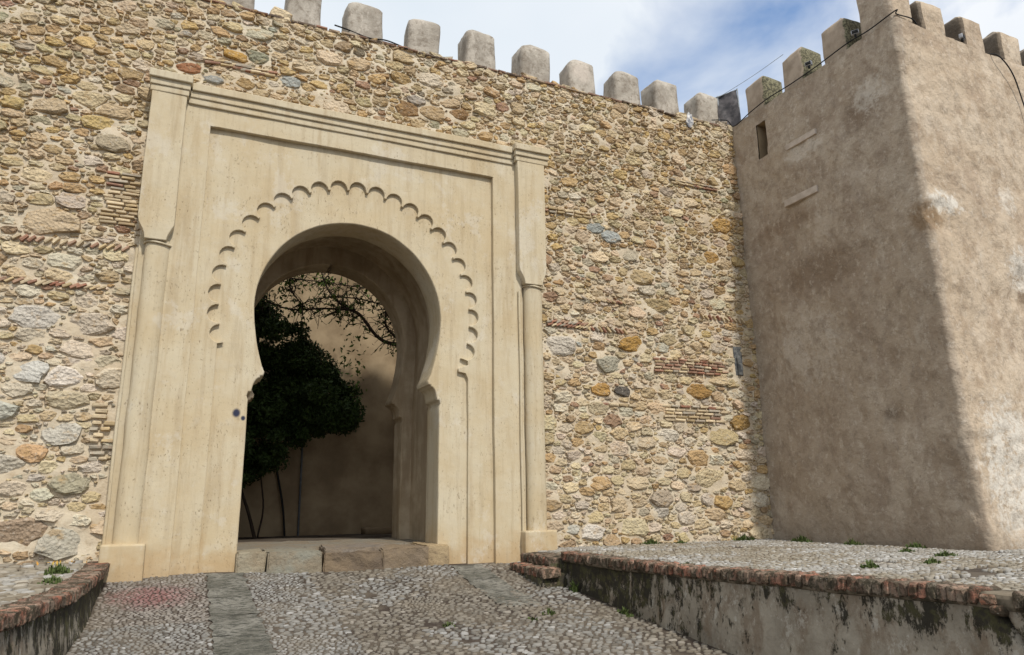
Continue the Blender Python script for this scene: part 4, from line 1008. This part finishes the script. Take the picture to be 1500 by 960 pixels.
# tarp screen in the corner
tp = empty('tarp_screen', (9.75, .3, 8.2)); tag(tp, 'dark cloth stretched on a metal frame between last wall merlon and tower', 'screen')
def tarpf(u, v): return Vector((9.66 + .34 * u, .42 - .38 * u + .025 * math.sin(u * 9 + v * 5), 8.08 + .88 * v + .10 * u * v + .02 * noise.noise(Vector((u * 6, v * 6, 1)))))
link('cloth', grid_mesh('cloth', np.linspace(0, 1, 14), np.linspace(0, 1, 18), tarpf), M['tarp'], tp)
for (u) in (0, .2, 1.02): link('frame_post', tube_mesh('frame_post', [tarpf(u, 0) + Vector((0, -.015, -.1)), tarpf(u, 1.02) + Vector((0, -.015, 0))], .014, 8), M['frame'], tp)
link('frame_rail', tube_mesh('frame_rail', [tarpf(0, 1.0), tarpf(1.02, 1.0)], .014, 8), M['frame'], tp)
link('frame_rail', tube_mesh('frame_rail', [tarpf(0, 0.02), tarpf(1.02, 0.02)], .014, 8), M['frame'], tp)
rl = empty('metal_railing', (8.75, .6, 8.15)); tag(rl, 'small grey metal railing on the wall top between the last two merlons', 'railing')
for z in (8.34, 8.48): link('rail', tube_mesh('rail', [(8.3, .75, z), (9.3, .75, z)], .012, 6), M['frame'], rl)
for x in (8.4, 8.62, 8.80, 9.0): link('post', tube_mesh('post', [(x, .75, 8.1), (x, .75, 8.48)], .012, 6), M['frame'], rl)
# crumpled sack below the railing
sb = bmesh.new(); bmesh.ops.create_icosphere(sb, subdivisions=3, radius=.1)
for v in sb.verts: v.co = Vector((v.co.x * .9, v.co.y * .35, v.co.z * 1.6)) * (1 + .35 * noise.noise(v.co * 22))
sk = link('plastic_sack', bm_mesh('plastic_sack', sb), M['bag'], None, (8.72, .09, 8.08)); tag(sk, 'crumpled white plastic bag caught at the wall top near its right end', 'bag')
# lamps at the foot of tower merlons
def floodlight(x, y, z, rotz, label):
    r = empty('floodlight', (x, y, z)); r.rotation_euler[2] = rotz; r.scale = (.6, .6, .6); tag(r, label, 'lamp', 'lamps on the tower top')
    for nm, me, mt in (('case', box_mesh('case', -.10, .10, -.05, .05, .03, .16, .012, 2), M['lamp']), ('bracket', box_mesh('bracket', -.03, .03, -.03, .03, -.06, .04, .006, 1), M['dark']), ('glass', box_mesh('glass', -.085, .085, -.058, -.048, .042, .148, .003, 1), M['dark'])):
        o = bpy.data.objects.new(nm, me); col.objects.link(o); me.materials.append(mt); o.parent = r
floodlight(TX + .02, -1.98, 8.33, -1.2, 'small white floodlight between the second and third tower merlons from the wall')
floodlight(TX + .05, -2.98, 8.33, -1.0, 'small dark floodlight in the last gap before the corner merlon')
floodlight(11.62, TY + .05, 8.28, .3, 'small lamp in the gap between the first two front merlons of the tower')
# drain slot in the rubble wall
nb = empty('drain_niche', (9.43, .1, 3.17)); tag(nb, 'blue grey drain recess in the rubble wall near the tower', 'drain')
link('spout', tube_mesh('spout', [(9.43, .12, 3.32), (9.43, .07, 3.2), (9.44, .065, 3.02), (9.44, .09, 2.92)], .055, 12), M['slate'], nb)
link('back_plate', box_mesh('back_plate', 9.34, 9.53, .085, .16, 2.9, 3.46, .012, 2), M['slate'], nb)

# ------------------------------------------------------------------ weeds
def tuft(x, y, z, w, d, h, n, label, seed):
    rs = np.random.RandomState(seed); V = []; F = []; T = []
    for i in range(n):
        q_, p_ = rs.rand() * 6.28, rs.rand() ** .95; bx_, by_ = x + math.cos(q_) * p_ * w * .6, y + math.sin(q_) * p_ * d * .6; an = rs.rand() * 6.28; ln = h * (.35 + 1.3 * rs.rand() ** 2) * (1.25 - .7 * p_); lean = rs.rand() * .8
        dx, dy = math.cos(an), math.sin(an); wd = .006 + .005 * rs.rand(); b = len(V)
        mid = (bx_ + dx * ln * lean * .4, by_ + dy * ln * lean * .4, z + ln * .6); tip = (bx_ + dx * ln * lean, by_ + dy * ln * lean, z + ln * (.95 - lean * .35))
        V += [(bx_ - dy * wd * .6, by_ + dx * wd * .6, z - .02), (bx_ + dy * wd * .6, by_ - dx * wd * .6, z - .02), (mid[0] + dy * wd, mid[1] - dx * wd, mid[2]), (mid[0] - dy * wd, mid[1] + dx * wd, mid[2]), tip]
        F += [(b, b + 1, b + 2, b + 3)]; T += [(b + 3, b + 2, b + 4)]
    cc_ = np.repeat(rs.uniform(.6, 1.3, n)[:, None] * np.ones((1, 3)), 5, 0)
    o = link('grass_tuft', np_mesh('grass_tuft', np.array(V) - (x, y, z), [np.array(F), np.array(T)], False, cc_), M['grass'], None, (x, y, z))
    return tag(o, label, 'weeds', 'weeds growing in the paving')
tuft(-1.18, -.85, -.06, .22, .16, .09, 260, 'bright green weed clump on the left terrace nearest the wall', 1)
tuft(-1.08, -1.9, -.08, .20, .3, .07, 300, 'low green weed mat beside the left brick coping', 2)
for k, (a, b_, w, d, h, n, lb) in enumerate(((7.15, -.0, .35, .1, .07, 260, 'weeds at the foot of the rubble wall halfway along the terrace'), (7.75, .0, .2, .1, .05, 120, 'sparse weeds at the rubble wall foot right of the longest clump'),
        (9.1, -.02, .4, .1, .09, 240, 'weeds in the corner where rubble wall meets tower'), (9.55, -.9, .2, .35, .09, 260, 'weed clump along the tower foot near the corner'),
        (9.6, -1.9, .15, .3, .08, 200, 'weed clump along the tower foot at mid face'), (9.72, -2.9, .12, .3, .07, 160, 'weed clump along the tower foot near its outer edge'),
        (10.6, -4.1, .5, .12, .07, 260, 'grass strip at the foot of the sunlit tower front'), (8.95, -3.35, .25, .12, .05, 130, 'flat weeds on the terrace in front of the tower, further clump'),
        (8.4, -4.3, .3, .14, .06, 150, 'flat weeds in the middle of the right terrace'), (7.2, -5.0, .25, .1, .05, 120, 'small weeds on the terrace behind the coping bricks'), (6.3, -5.0, .18, .15, .06, 150, 'mossy weeds beside the coping near the broken bricks'),
        (5.3, -3.4, .14, .2, .04, 90, 'thin weeds behind the coping at mid wall'))):
    tuft(a, b_, plat_z(a, b_), w, d, h, n, lb, 10 + k)
for k, (a, b_, w, d, h, n, lb) in enumerate(((4.72, -1.75, .05, .16, .12, 120, 'dark weed at the foot of the right wall near the steps'), (4.68, -3.0, .05, .3, .06, 130, 'weeds in the joint at the foot of the right wall'),
        (3.85, -2.75, .14, .12, .05, 90, 'green tuft on the ramp near the right wall'), (3.55, -2.95, .12, .08, .04, 60, 'smaller green tuft on the ramp beside the larger one'), (2.6, -2.95, .12, .12, .035, 60, 'faint weeds among the pebbles mid ramp'))):
    tuft(a, b_, rz(a, b_), w, d, h, n, lb, 40 + k)
lt = leaves('fallen_leaves', np.array([(-1.25 + .12 * rnd.gauss(0, 1), -.15 + .05 * rnd.gauss(0, 1), .02 + .01 * rnd.random()) for _ in range(16)]), .025, M['orange'], None, 9); tag(lt, 'little heap of dry orange leaves at the left wall foot', 'leaves', None, 'stuff')
print('objects', len(bpy.data.objects))
